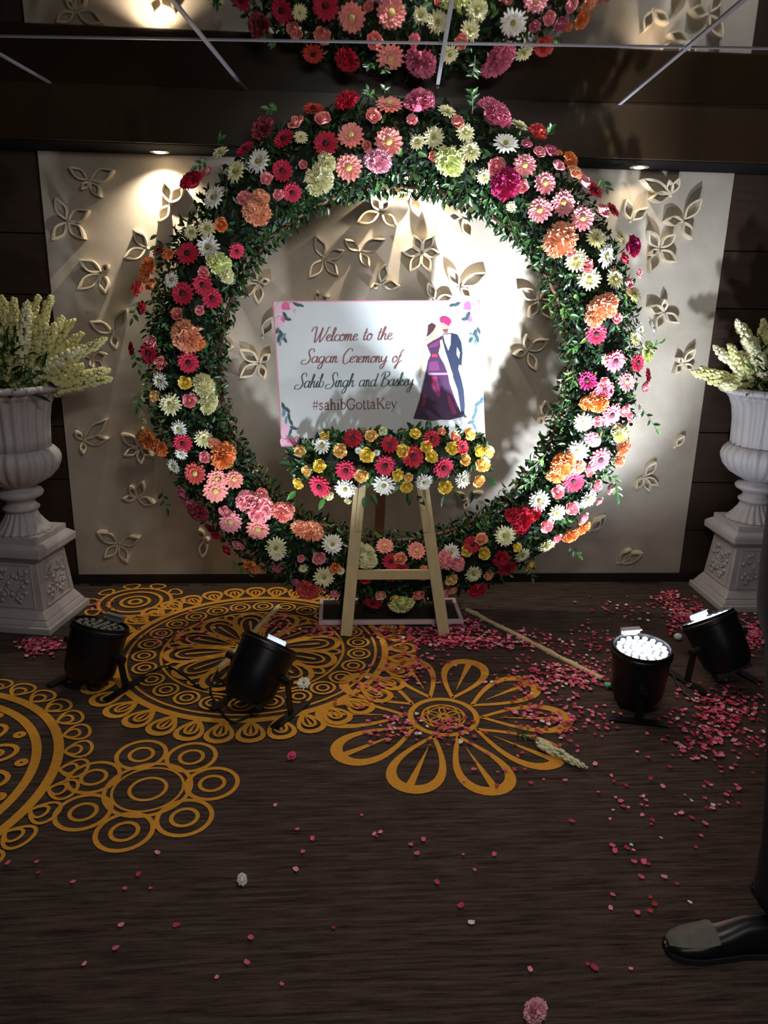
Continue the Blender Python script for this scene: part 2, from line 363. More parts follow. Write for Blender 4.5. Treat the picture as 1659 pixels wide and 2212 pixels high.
MOTIFS = '''193 390 247 367 218 426 150 361 177 410|145 478 121 426 193 454 114 519 184 517|367 440 353 388 340 480 395 400|318 537 288 494 268 557
220 589 170 560 168 625 229 634 234 571|243 720 195 693 274 666 253 755|195 776 234 765 179 749 204 795 229 797|179 952 233 905 233 948 163 930 182 981
302 967 262 936 268 983 306 1003 331 985 306 923|296 1077 335 1087 265 1075 281 1048 308 1039|257 1175 210 1148 303 1161 277 1215 226 1204
440 1166 429 1143 438 1204 453 1166|559 610 526 570 585 606 509 642 559 657|700 558 683 507 745 541 668 600 731 595|456 746 439 707 481 706 504 751 478 787 442 780
561 784 518 755 584 765 518 816 572 820|568 728 588 684|688 440 721 408 651 432|687 650 685 626 712 640|891 415 858 379 922 379 846 437 905 468
823 458 801 422 771 480 858 490 842 430|777 543 744 516 833 516 799 577|911 545 894 507 938 507 868 543 952 548 885 587 930 587
999 470 995 425 1041 437 964 466 1020 516|993 620 969 577 1053 589 1020 644|822 613 834 569 865 618 799 622|940 649 924 610 981 642
1165 648 1121 624 1205 626 1142 686 1193 689|1140 759 1138 721 1186 732 1109 766 1158 800|1176 903 1178 865 1219 868 1162 914 1214 925|1208 841 1233 808
1140 567 1167 540|1241 724 1252 700|1451 421 1386 387 1443 388 1404 430 1466 384|1477 477 1515 428 1436 478 1495 518
1425 538 1400 498 1459 505 1461 568 1404 590 1402 552|1364 477 1400 448 1352 430|1436 674 1400 663 1467 699 1434 645 1416 712
1477 785 1501 753 1456 807 1499 800 1463 773|1393 1030 1417 997 1372 1055 1421 1048 1402 1062|1460 967 1477 940|1337 1218 1363 1185 1388 1193
1276 1149 1298 1120 1308 1113|1010 1080 1045 1063 1004 1102 984 1066|530 1030 560 1020|984 1165 1003 1148 972 1150'''
def relief_petal(hub, tip, n=9):
    d = tip-hub; L = d.length; d.normalize(); s_ = Vector((-d.z, 0, d.x)); W = min(0.05, L*0.40)*0.5+0.004; th = 0.0065
    outl = []
    for k in range(n+1):
        t = k/n; outl.append((0.05*L+0.95*L*t, W*math.sin(PI*t**0.92)**0.85 if 0 < t < 1 else 0))
    loop = [(a, b) for a, b in outl] + [(a, -b) for a, b in outl[-2:0:-1]]
    N = len(loop); vs = []; fs = []
    cx = 0.55*L
    for (a, b) in loop:
        vx, vy = a-cx, b; ln = math.hypot(vx, vy) or 1
        ia, ib = a-vx/ln*th*1.5, b-math.copysign(min(abs(b), th), b)
        dep = 0.022+0.026*(a/L)
        for (pa, pb, y) in ((a, b, 0.001), (a, b, -dep), (ia, ib, -dep), (ia, ib, 0.001)):
            p = hub + d*pa + s_*pb; vs.append((p.x, PANEL_Y+y, p.z))
    for i in range(N):
        j = (i+1) % N
        for k in range(4):
            fs.append((i*4+k, j*4+k, j*4+(k+1) % 4, i*4+(k+1) % 4))
    return vs, fs
for mo in MOTIFS.replace('\n', '|').split('|'):
    q = [int(t) for t in mo.split()]
    hub = on_y(q[0], q[1], PANEL_Y-0.02)
    hub.y = PANEL_Y
    mb = MB(); mb.ball((hub.x, PANEL_Y-0.004, hub.z), 0.010, 8, 5, sc=(1, 1.3, 1))
    h = obj('leaf_motif', mb, petalm, panel, smooth=True, origin=hub)
    for k in range(2, len(q), 2):
        tip = on_y(q[k], q[k+1], PANEL_Y-0.035); tip.y = PANEL_Y
        vs, fs = relief_petal(hub, tip); mb = MB(); mb.add(vs, fs); obj('raised_petal', mb, petalm, h)

# ------------------------------------------------------------------ woven gold motifs in the carpet
goldm = mat('gold_carpet_pile', 'cf9436', rough=0.9, noise=0.22, nscale=60, spec=0.15)
FZ = 0.0012
FBASE = [0.0]
class Flat:
    def __init__(s): s.mb = MB(); FBASE[0] += 0.0006; s.z = FZ+FBASE[0]
    def strip(s, pts, wd, closed=False):
        n = len(pts); vs = []; fs = []; s.z += 0.00002; FZ = s.z
        for i, p in enumerate(pts):
            a = pts[(i-1) % n] if (closed or i) else p; b = pts[(i+1) % n] if (closed or i < n-1) else p
            dx, dy = b[0]-a[0], b[1]-a[1]; l = math.hypot(dx, dy) or 1; nx, ny = -dy/l, dx/l
            w_ = (wd[i] if isinstance(wd, list) else wd)/2
            vs += [(p[0]+nx*w_, p[1]+ny*w_, FZ), (p[0]-nx*w_, p[1]-ny*w_, FZ)]
        for i in range(n if closed else n-1):
            j = (i+1) % n; fs.append((2*i, 2*i+1, 2*j+1, 2*j))
        s.mb.add(vs, fs)
    def ring(s, c, r, wd, n=48, sx=1.0, ang=0.0):
        pts = []
        for k in range(n):
            t = 2*PI*k/n; a, b = r*math.cos(t)*sx, r*math.sin(t)
            pts.append((c[0]+a*math.cos(ang)-b*math.sin(ang), c[1]+a*math.sin(ang)+b*math.cos(ang)))
        s.strip(pts, wd, True)
    def petal(s, c, ang, r0, r1, hw, wd, n=18, tipw=None, power=1.0, base=0.15):
        pts = []; ws = []; m_ = 2*n
        for k in range(m_):
            t = 2*PI*k/m_
            r = r0+(r1-r0)*(1-math.cos(t))/2; y = 1.18*hw*math.sin(t)*abs(math.sin(t/2))**(power*0.9)
            pts.append((c[0]+r*math.cos(ang)-y*math.sin(ang), c[1]+r*math.sin(ang)+y*math.cos(ang)))
            ws.append(wd+((tipw or wd)-wd)*abs(math.sin(t/2))**4)
        s.strip(pts, ws, True)
    def spear(s, c, ang, r0, r1, hw):
        pts = [(c[0]+(r0+(r1-r0)*k/8)*math.cos(ang), c[1]+(r0+(r1-r0)*k/8)*math.sin(ang)) for k in range(9)]
        s.strip(pts, [max(0.003, hw*2*(k/8)**0.9) for k in range(9)])
    def done(s): return obj('carpet_motif', s.mb, goldm, floor)
# daisy medallion in the middle
F = Flat(); c = (0.426, 2.608)
F.ring(c, 0.128, 0.022); F.ring(c, 0.083, 0.008)
for k in range(6):
    a = k*PI/3; F.ring((c[0]+0.045*math.cos(a), c[1]+0.045*math.sin(a)), 0.034, 0.006, 20)
F.ring(c, 0.02, 0.007, 16); F.ring(c, 0.062, 0.006, 32)
for k in range(10):
    a = math.radians(-76+36*k)
    F.petal(c, a, 0.145, 0.475, 0.098, 0.016, tipw=0.046, power=1.35, base=0.1)
    F.spear(c, a, 0.22, 0.455, 0.014)
F.done()
# small round-lobed flower
F = Flat(); c = (-0.604, 2.195)
F.ring(c, 0.137, 0.014); F.ring(c, 0.113, 0.009); F.ring(c, 0.058, 0.012)
for k in range(7):
    a = math.radians(109-51.4*k); cc = (c[0]+0.205*math.cos(a), c[1]+0.205*math.sin(a))
    F.ring(cc, 0.083, 0.015, 36); F.ring(cc, 0.040, 0.013, 24)
F.done()
# large medallion under the left lamps
F = Flat(); c = (-0.36, 3.19)
F.ring(c, 0.595, 0.030, 120); F.ring(c, 0.552, 0.012, 120); F.ring(c, 0.405, 0.012, 90)
NS = 38
for k in range(NS):
    a = 2*PI*k/NS; F.petal(c, a, 0.605, 0.735, 0.052, 0.013, n=10, tipw=0.026, power=1.2)
    F.petal(c, a, 0.615, 0.700, 0.024, 0.012, n=8)
    F.spear(c, a, 0.62, 0.69, 0.007)
for k in range(26):
    a = 2*PI*(k+0.5)/26; cc = (c[0]+0.478*math.cos(a), c[1]+0.478*math.sin(a)); F.ring(cc, 0.048, 0.012, 28); F.ring(cc, 0.024, 0.010, 18)
for k in range(12):
    a = 2*PI*(k+0.3)/12
    F.petal(c, a, 0.07, 0.385, 0.088, 0.013, n=14, tipw=0.028, power=1.3); F.petal(c, a, 0.10, 0.340, 0.048, 0.008, n=12, tipw=0.014)
    F.spear(c, a, 0.10, 0.30, 0.008)
    F.petal(c, a+PI/12, 0.28, 0.392, 0.026, 0.010, n=8, tipw=0.016)
F.ring(c, 0.055, 0.022, 28); F.ring(c, 0.022, 0.014, 18)
F.done()
# large medallion cut by the left edge
F = Flat(); c = (-1.53, 2.256)
F.ring(c, 0.590, 0.034, 120); F.ring(c, 0.518, 0.032, 120)
for k in range(36):
    a = 2*PI*(k+0.5)/36; F.petal(c, a, 0.61, 0.70, 0.052, 0.012, n=12, power=0.8, base=0.5); F.petal(c, a, 0.61, 0.665, 0.028, 0.011, n=10, power=0.8, base=0.5)
for k in range(16):
    a = 2*PI*k/16; F.petal(c, a, 0.2, 0.455, 0.06, 0.018, n=12, power=1.5); F.petal(c, a, 0.25, 0.41, 0.03, 0.014, n=12, power=1.5)
    F.ring((c[0]+0.475*math.cos(a+0.2), c[1]+0.475*math.sin(a+0.2)), 0.014, 0.018, 12)
F.ring(c, 0.17, 0.03); F.ring(c, 0.09, 0.02)
F.done()
# rosette by the left pedestal
F = Flat(); c = (-1.02, 3.74)
for r_ in (0.18, 0.13, 0.07, 0.03): F.ring(c, r_, 0.018)
for k in range(10):
    a = 2*PI*k/10; F.petal(c, a, 0.18, 0.25, 0.045, 0.013, n=10)
F.done()

# ------------------------------------------------------------------ flowers
FC = {'rd': 'c02a40', 'cm': 'c22f4c', 'ro': 'c84538', 'sa': 'f09a92', 'dp': 'c9708a', 'pk': 'f2a0a8', 'dr': 'a84c58', 'lp': 'eab0c0',
      'cr': 'e4e3b8', 'wh': 'eef0e8', 'lm': 'dbe3a0', 'pe': 'eeae8c', 'co': 'd85f5a', 'or': 'e8955a', 'ma': 'b52f68', 'ye': 'f2d868', 'yo': 'f3cd88', 'hp': 'ee6a8c'}
CN = {'rd': 'red', 'cm': 'crimson', 'ro': 'orange red', 'sa': 'salmon', 'dp': 'dusty pink', 'pk': 'pink', 'dr': 'dusty red', 'lp': 'pale pink', 'cr': 'cream',
      'wh': 'white', 'lm': 'lime cream', 'pe': 'peach', 'co': 'coral', 'or': 'orange', 'ma': 'magenta', 'ye': 'yellow', 'yo': 'apricot yellow', 'hp': 'hot pink'}
def fm(k): return mat('petal_'+CN[k].replace(' ', '_'), FC[k], rough=0.6, noise=0.18, nscale=3, spec=0.25)
leaf_ms = [mat('leaf_dark', '142c16', rough=0.4, noise=0.2, nscale=3), mat('leaf_mid', '234720', rough=0.4, noise=0.2, nscale=3),
           mat('leaf_light', '426e30', rough=0.4, noise=0.2, nscale=3), mat('leaf_olive', '5a6b30', rough=0.45)]
stemm = mat('green_stem', '47602f', rough=0.6)
eye_dark = mat('flower_eye_dark', '3a0c14', rough=0.8, bump=0.4, nscale=30); eye_green = mat('flower_eye_green', '9a9a3a', rough=0.8, bump=0.4, nscale=30)
eye_yellow = mat('flower_eye_yellow', 'd8c070', rough=0.8, bump=0.4, nscale=30)

def petal_geo(mb, ang, r0, r1, hw, z0, z1, cup=0.04, notch=False):
    ca, sa = math.cos(ang), math.sin(ang)
    def P(r, y, z): return (r*ca-y*sa, r*sa+y*ca, z)
    rm = r0+(r1-r0)*0.6
    vs = [P(r0, -hw*0.35, z0), P(r0, hw*0.35, z0), P(rm, -hw, (z0+z1)/2+cup), P(rm, 0, (z0+z1)/2-cup*0.3), P(rm, hw, (z0+z1)/2+cup),
          P(r1*0.97, -hw*0.45, z1), P(r1, 0, z1-0.01), P(r1*0.97, hw*0.45, z1)]
    mb.add(vs, [(0, 3, 2), (0, 1, 3), (1, 4, 3), (2, 3, 6, 5), (3, 4, 7, 6)])
FM = {}
def flower_mesh(kind, col, var):
    key = (kind, col, var)
    if key in FM: return FM[key]
    mb = MB(); rs = random.Random(hash((kind, var)) % 1000 if False else (ord(kind)*7+var))
    if kind == 'G':
        n = 15
        for lay, (r1, z0, z1) in enumerate(((1.0, -0.05, 0.02), (0.86, 0.0, 0.16), (0.5, 0.05, 0.2))):
            for k in range(n):
                a = 2*PI*(k+lay*0.5)/n+rs.uniform(-.06, .06)
                petal_geo(mb, a, 0.12, r1*rs.uniform(0.92, 1.03), 0.17*(1 if lay < 2 else 0.6), z0, z1+rs.uniform(-.06, .06))
    elif kind == 'D':
        n = 18
        for lay, (r1, z0, z1) in enumerate(((1.0, -0.05, 0.0), (0.82, 0.0, 0.18), (0.55, 0.04, 0.24))):
            for k in range(n):
                a = 2*PI*(k+lay*0.5)/n+rs.uniform(-.08, .08)
                petal_geo(mb, a, 0.12, r1*rs.uniform(0.88, 1.05), 0.115, z0, z1+rs.uniform(-.05, .08))
    elif kind == 'R':
        # cup of wrapped petals
        for lay, (rad, hgt, n, open_) in enumerate(((0.26, 1.0, 3, -0.12), (0.46, 0.92, 3, -0.02), (0.64, 0.80, 4, 0.10), (0.80, 0.58, 5, 0.34))):
            for k in range(n):
                a0 = 2*PI*(k+0.37*lay)/n; wd = 2*PI/n*0.72
                vs = []; M_, N_ = 5, 4
                for i in range(N_):
                    t = i/(N_-1)
                    for j in range(M_):
                        u = j/(M_-1)-0.5
                        rr = rad*(0.35+0.65*math.sin(PI/2*min(1, t*1.25))) + open_*t*t*0.6
                        zz = -0.35+(hgt+0.35)*t*(1-0.9*abs(u)**2.0)+rs.uniform(-.03, .03) 
                        aa = a0+u*wd*2*(0.45+0.42*math.sin(PI*t*0.9+0.3)); rr *= 1+0.10*t*math.cos(u*PI*1.2+lay)+0.05*math.sin(lay*3+k*2.0)
                        vs.append((rr*math.cos(aa), rr*math.sin(aa), zz))
                fs = [(i*M_+j, i*M_+j+1, (i+1)*M_+j+1, (i+1)*M_+j) for i in range(N_-1) for j in range(M_-1)]
                mb.add(vs, fs)
        mb.ball((0, 0, 0.1), 0.3, 8, 5, sc=(1, 1, 1.8))
    elif kind == 'C':
        # frilly, many ruffled petals on a dome
        for k in range(70):
            z = rs.uniform(0.0, 1.0)**0.8; a = rs.uniform(0, 2*PI)
            n = Vector((math.cos(a)*math.sqrt(1-z*z*0.9), math.sin(a)*math.sqrt(1-z*z*0.9), z*0.9+0.05)).normalized()
            T = Matrix.Translation(n*0.52) @ facing(n, rs.uniform(0, 6.3)) @ Matrix.Diagonal((1, 1, 1, 1))
            W = 5; vs = []
            for i in range(3):
                for j in range(W):
                    u = j/(W-1)-0.5
                    vs.append((u*(0.22+0.20*i), 0.05*math.sin(u*9+i)+0.07*i*math.sin(j*2.1+k), -0.15+0.26*i+0.05*math.sin(j*2.6+k)*i))
            mb.add(vs, [(i*W+j, i*W+j+1, (i+1)*W+j+1, (i+1)*W+j) for i in range(2) for j in range(W-1)], T)
        mb.ball((0, 0, 0), 0.55, 8, 5)
    me = mb.mesh('flower', fm(col)); FM[key] = me; return me
EYES = {}
def eye_mesh(m_, r):
    k = (m_.name, r)
    if k not in EYES:
        mb = MB(); mb.ball((0, 0, 0.02), r, 10, 5, sc=(1, 1, 0.55)); EYES[k] = mb.mesh('flower_center', m_, True)
    return EYES[k]
KN = {'G': 'gerbera', 'D': 'daisy', 'R': 'rose', 'C': 'carnation'}
def flower(kind, col, parent, loc, n, r):
    base = Vector((0, 0, 0)); q = parent
    while q is not None: base += q.location; q = q.parent
    sc = (r, r, r)
    if kind == 'C': sc = (r*rnd(1.0, 1.2), r*rnd(0.85, 1.0), r*0.8)
    if kind == 'R': sc = (r, r, r*0.8)
    o = add_obj(KN[kind], flower_mesh(kind, col, random.randrange(3)), parent, M=place(n, Vector(loc)-base, sc, rnd(0, 6.28)))
    o['label'] = CN[col]+' '+{'G': 'gerbera bloom', 'D': 'daisy bloom', 'R': 'rosebud', 'C': 'carnation bloom'}[kind]
    if kind == 'G':
        dark = col in ('rd', 'cm', 'ro', 'dr', 'ma', 'hp')
        add_obj('flower_center', eye_mesh(eye_dark if dark else eye_yellow, 0.25), o, (0, 0, 0.12))
    if kind == 'D': add_obj('flower_center', eye_mesh(eye_green, 0.2), o, (0, 0, 0.14))
    return o
def leaf_geo(mb, T, L=1.0, W=0.42):
    vs = [(0, 0, 0), (0.3*L, -W*0.42, 0.05), (0.3*L, 0, -0.02), (0.3*L, W*0.42, 0.05), (0.65*L, -W*0.38, 0.02), (0.65*L, 0, -0.05), (0.65*L, W*0.38, 0.02), (L, 0, -0.14)]
    mb.add(vs, [(0, 2, 1), (0, 3, 2), (1, 2, 5, 4), (2, 3, 6, 5), (4, 5, 7), (5, 6, 7)], T)
leaf_meshes = []
for k in range(4):
    mb = MB(); leaf_geo(mb, None, 1.0, 0.5); leaf_meshes.append(mb.mesh('leaf', leaf_ms[k]))
def dir_matrix(d, n):
    d = Vector(d).normalized(); n = Vector(n); z = (n-d*n.dot(d)); z = z.normalized() if z.length > 1e-4 else d.orthogonal().normalized(); y = z.cross(d)
    return Matrix((d, y, z)).transposed().to_4x4()
def leaf_T(loc, d, n, s): return Matrix.Translation(loc) @ dir_matrix(d, n) @ Matrix.Diagonal((s, s, s, 1))

# ------------------------------------------------------------------ the ring
RC = Vector((0.285, 3.565, 1.20)); RM, RT = 0.955, 0.172
ring = thing('flower_ring', 'man-high circular arch covered in mixed flowers and leaves before the relief panel', 'flower arch', (RC.x, RC.y, 0.0))
mb = MB(); mb.tube([RC+Vector((math.cos(t)*RM, 0, math.sin(t)*RM*1.0)) for t in [2*PI*k/72 for k in range(72)]], 0.108, 12, True)
obj('foliage_core', mb, mat('dark_foam', '0d1a0e', rough=0.95), ring)
hoopm = mat('brown_hoop_wood', '6b4630', rough=0.6, noise=0.2)
mb = MB(); mb.tube([RC+Vector((math.cos(t)*0.806, 0.0, math.sin(t)*0.806)) for t in [2*PI*k/90 for k in range(90)]], 0.010, 8, True)
obj('hoop', mb, hoopm, ring, smooth=True)
basem = mat('base_frame_pale', 'cbb3b2', rough=0.5, noise=0.1); darkb = mat('base_dark', '221613', rough=0.7)
mb = MB(); mb.box((0.283, 3.437, 0.020), (0.71, 0.022, 0.022)); obj('base_bar', mb, basem, ring, bevel=0.003)
mb = MB(); mb.box((0.283, 3.70, 0.020), (0.71, 0.022, 0.022)); obj('base_bar', mb, basem, ring, bevel=0.003)
for x in (-0.062, 0.628):
    mb = MB(); mb.box((x, 3.57, 0.020), (0.02, 0.25, 0.022)); obj('base_bar', mb, basem, ring, bevel=0.003)
mb = MB(); mb.box((0.283, 3.57, 0.014), (0.66, 0.24, 0.024)); obj('base_board', mb, darkb, ring)
for x in (0.05, 0.52):
    mb = MB(); mb.bar((x, 3.60, 0.02), (x, 3.56, 0.22), 0.03, 0.03); obj('base_post', mb, darkb, ring)
def ring_depth(r):
    q = max(-1, min(1, (r-RM)/0.185)); return q
for t in RING_FLOWERS.replace('\n', '').split(';'):
    if not t: continue
    x, y, k, c_, rp = t.split(); x, y, rp = int(x), int(y), int(rp)
    Y = RC.y-0.13
    for _ in range(3):
        p = on_y(x, y, Y); dx, dz = p.x-RC.x, p.z-RC.z; q = ring_depth(math.hypot(dx, dz)); Y = RC.y-0.055-0.085*math.sqrt(1-q*q)
    rad = Vector((dx, 0, dz)).normalized(); a = q*math.radians(58)
    n = Vector((0, -1, 0))*math.cos(a)+rad*math.sin(a)+Vector((rnd(-.28, .28), 0, rnd(-.18, .28)))
    zd = (p-Vector((0, 0, CAM_H))).dot(fwd)
    r = rp/FPX*zd*1.13
    if p.z < 0.05: p.z = 0.06
    flower(k, c_, ring, p+Vector((0, -0.004*random.random(), 0)), n, r)
# foliage that nobody could count
mb = MB()
def foliage_point(theta, phi, rr):
    rad = Vector((math.cos(theta), 0, math.sin(theta)))
    return RC + rad*(RM+math.cos(phi)*rr*1.05) + Vector((0, -math.sin(phi)*rr*0.72, 0)), rad
for i in range(15000):
    th = rnd(0, 2*PI); ph = rnd(-0.4, PI+0.4) if random.random() < 0.8 else rnd(0, 2*PI)
    rr = RT*rnd(0.55, 1.0)
    p, rad = foliage_point(th, ph, rr)
    outw = (rad*math.cos(ph)+Vector((0, -math.sin(ph), 0)))
    d = outw*0.5+Vector((rnd(-1, 1), rnd(-1, 1), rnd(-1, 1)))*0.8
    if random.random() < 0.4 and math.sin(th) > -0.2: d += Vector((0, 0, -0.7))
    mb.cur = random.choices((0, 1, 2, 3), (6, 4, 1.0, 0.4))[0]
    s = rnd(0.028, 0.052)
    if p.z < 0.06 or p.z > CEIL-0.035: continue
    leaf_geo(mb, leaf_T(p, d, outw+Vector((rnd(-.6, .6), rnd(-.6, .6), rnd(-.6, .6))), s), 1, 0.45)
fo = obj('foliage', mb, leaf_ms, ring); fo['kind'] = 'stuff'
# the larger sprays that stick out of both edges
SPR = [(985, 365, 960, 430), (1000, 370, 1010, 425), (1010, 390, 985, 432), (1060, 400, 1075, 430), (1080, 430, 1110, 500), (1100, 470, 1130, 520), (1120, 480, 1105, 512),
       (580, 490, 560, 515), (620, 460, 640, 480), (560, 500, 590, 520), (640, 440, 665, 455), (1200, 640, 1180, 660), (1215, 660, 1235, 690), (1250, 740, 1235, 755),
       (1240, 800, 1235, 830), (1390, 760, 1425, 740), (1385, 880, 1420, 930), (1330, 1040, 1335, 1075), (1300, 1020, 1330, 1035), (1230, 1180, 1250, 1200), (1140, 1210, 1150, 1250),
       (830, 215, 832, 160), (1020, 245, 1022, 190), (1020, 225, 1018, 170), (340, 500, 335, 560), (300, 650, 285, 690), (450, 345, 425, 360), (350, 1060, 360, 1100),
       (500, 1210, 540, 1240), (1300, 385, 1310, 410), (470, 310, 480, 300), (600, 240, 580, 235), (800, 215, 795, 195), (1180, 290, 1190, 280), (440, 860, 480, 835),
       (740, 400, 745, 420), (900, 355, 890, 380), (650, 430, 690, 445), (290, 760, 300, 800), (300, 850, 295, 880), (1180, 980, 1150, 1010), (1160, 1030, 1130, 1050), (1040, 1140, 1060, 1130)]
nl = 0
for (xa, ya, xb, yb) in SPR:
    a, b = on_y(xa, ya, RC.y-0.10), on_y(xb, yb, RC.y-0.13)
    for q in (a, b): q.z = min(q.z, CEIL-0.02)
    mb = MB(); mid = a.lerp(b, 0.5)+Vector((0, -0.01, 0.0)); mb.tube([a, mid, b], 0.0014, 4); obj('sprig_stem', mb, stemm, ring)
    d0 = (b-a).normalized()
    for k in range(5):
        t = (k+0.6)/5; p = a.lerp(b, t); side = Vector((-d0.z, 0, d0.x))*(1 if k % 2 else -1)
        d = d0*0.6+side*0.8+Vector((0, rnd(-.4, .1), 0)) if k < 4 else d0
        s = rnd(0.028, 0.042); loc = p-ring.location
        if p.z+d.normalized().z*s > CEIL-0.01 or nl >= 290: continue
        add_obj('leaf', leaf_meshes[random.choice((1, 2, 1, 2, 0))], ring, M=leaf_T(loc, d, Vector((rnd(-.3, .3), -1, rnd(-.3, .5))), s)); nl += 1

# ------------------------------------------------------------------ easel, welcome sign, garland
woodm = mat('pale_easel_wood', 'bfae82', rough=0.6, noise=0.15, nscale=8, stretch=(8, 8, 1), bump=0.08)
woodd = mat('easel_back_wood', '9a6a48', rough=0.6, noise=0.15, nscale=8, stretch=(8, 8, 1))
easel = thing('easel', 'pale wooden A-frame easel standing in front of the flower ring', 'easel', (0.283, 3.42, 0.0))
LEAN = 0.20
def leg_pts(xb, xt): return Vector((xb, 3.335, 0.0)), Vector((xt, 3.335+1.40*LEAN, 1.40))
for (xb, xt) in ((0.060, 0.045+0.14), (0.528, 0.30)):
    xt = xb+(0.245-xb)*0.50*1.42/0.66*0.33 if False else xt
    a, b = leg_pts(xb, xt)
    dd = (b-a).normalized(); sx = Vector((0.0175, 0, 0))
    mb = MB(); mb.bar(a, b, 0.056, 0.014)
    lg = obj('leg', mb, woodm, easel, bevel=0.002)
    for s_ in (-1, 1):       # two rails of the slotted leg
        mb = MB(); p0 = a+dd*0.50; mb.bar(p0+sx*s_+Vector((0, -0.009, 0)), b+sx*s_+Vector((0, -0.009, 0)), 0.019, 0.010); obj('leg_rail', mb, woodm, lg, bevel=0.0015)
    mb = MB(); p0 = a+dd*0.0; mb.bar(p0+Vector((0, -0.009, 0)), a+dd*0.50+Vector((0, -0.009, 0)), 0.054, 0.010); obj('leg_rail', mb, woodm, lg, bevel=0.0015)
def leg_at(xb, xt, z): t = z/1.40; return Vector((xb+(xt-xb)*t, 3.335+z*LEAN, z))
A, B = leg_at(0.060, 0.185, 0.285), leg_at(0.528, 0.30, 0.285)
mb = MB(); mb.bar(A+Vector((0.01, 0.0, 0)), B+Vector((-0.01, 0.0, 0)), 0.048, 0.014, up=(0, 1, 0)); obj('crossbar', mb, woodm, easel, bevel=0.002)
mb = MB(); mb.bar(Vector((0.245, 3.60, 1.36)), Vector((0.235, 3.90, 0.0)), 0.050, 0.018); obj('rear_leg', mb, woodd, easel, bevel=0.002)
mb = MB(); mb.bar(Vector((-0.10, 3.455, 0.885)), Vector((0.60, 3.455, 0.885)), 0.020, 0.09, up=(0, 1, 0)); obj('ledge', mb, woodm, easel, bevel=0.003)
for x in (0.13, 0.42):
    mb = MB(); mb.box((x, 3.424, 0.935), (0.03, 0.012, 0.09)); obj('ledge_peg', mb, woodm, easel, bevel=0.002)

# sign: plane fitted to the photographed corners
S_W, S_H = 0.960, 0.640; S_C = Vector((0.2215, 3.535, 1.2175))
S_YAW, S_LEAN, S_ROLL = 0.16484751, 0.23354835, 0.02003122
def sign_pt(x, z, off=0.0):      # x right, z up on the board, off = in front of the face
    x, z = x*math.cos(S_ROLL)-z*math.sin(S_ROLL), x*math.sin(S_ROLL)+z*math.cos(S_ROLL)
    y = z*math.sin(S_LEAN)-off*math.cos(S_LEAN); z = z*math.cos(S_LEAN)+off*math.sin(S_LEAN)
    return S_C+Vector((x*math.cos(S_YAW)-y*math.sin(S_YAW), x*math.sin(S_YAW)+y*math.cos(S_YAW), z))
ux = sign_pt(1, 0)-S_C; uz = sign_pt(0, 1)-S_C; un = (sign_pt(0, 0, 1)-S_C)
sign = thing('welcome_sign', 'white rectangular printed welcome board with a couple and floral corners, leaning on the easel', 'sign', sign_pt(0, -S_H/2))
boardm = mat('sign_white', 'c6cdd0', rough=0.45)
def sbox(x0, x1, z0, z1, o0, o1):
    mb = MB(); vs = [sign_pt(x, z, o) for o in (o0, o1) for (x, z) in ((x0, z0), (x1, z0), (x1, z1), (x0, z1))]
    mb.add(vs, [(0, 1, 2, 3), (7, 6, 5, 4), (0, 4, 5, 1), (1, 5, 6, 2), (2, 6, 7, 3), (3, 7, 4, 0)]); return mb
obj('board', sbox(-S_W/2, S_W/2, -S_H/2, S_H/2, -0.006, 0.0), boardm, sign)
pinkl = mat('sign_pink_line', 'd98f9b', rough=0.5)
mb = MB()
for (x0, x1, z0, z1) in ((-S_W/2, S_W/2, S_H/2-0.006, S_H/2), (-S_W/2, S_W/2, -S_H/2, -S_H/2+0.006), (-S_W/2, -S_W/2+0.006, -S_H/2, S_H/2), (S_W/2-0.006, S_W/2, -S_H/2, S_H/2)):
    b_ = sbox(x0, x1, z0, z1, 0.0002, 0.0008); mb.add(b_.v, b_.f)
obj('border_line', mb, pinkl, sign)
def s_uv(x, y):                  # a picked point of the print -> board coordinates
    d = ray(x, y); o_ = Vector((0, 0, CAM_H)); t = (S_C-o_).dot(un)/d.dot(un); p = o_+d*t-S_C
    return p.dot(ux), p.dot(uz)
def print_poly(mb, pts, off):
    mb.add([sign_pt(*s_uv(*p), off) for p in pts], [tuple(range(len(pts)))])
def smooth_line(pts, k=6):
    P = [pts[0]]+list(pts)+[pts[-1]]; out = []
    for i in range(1, len(P)-2):
        for j in range(k):
            t = j/k; a, b, c, d = P[i-1], P[i], P[i+1], P[i+2]
            out.append(tuple(0.5*((2*b[q])+(-a[q]+c[q])*t+(2*a[q]-5*b[q]+4*c[q]-d[q])*t*t+(-a[q]+3*b[q]-3*c[q]+d[q])*t**3) for q in (0, 1)))
    out.append(tuple(pts[-1])); return out
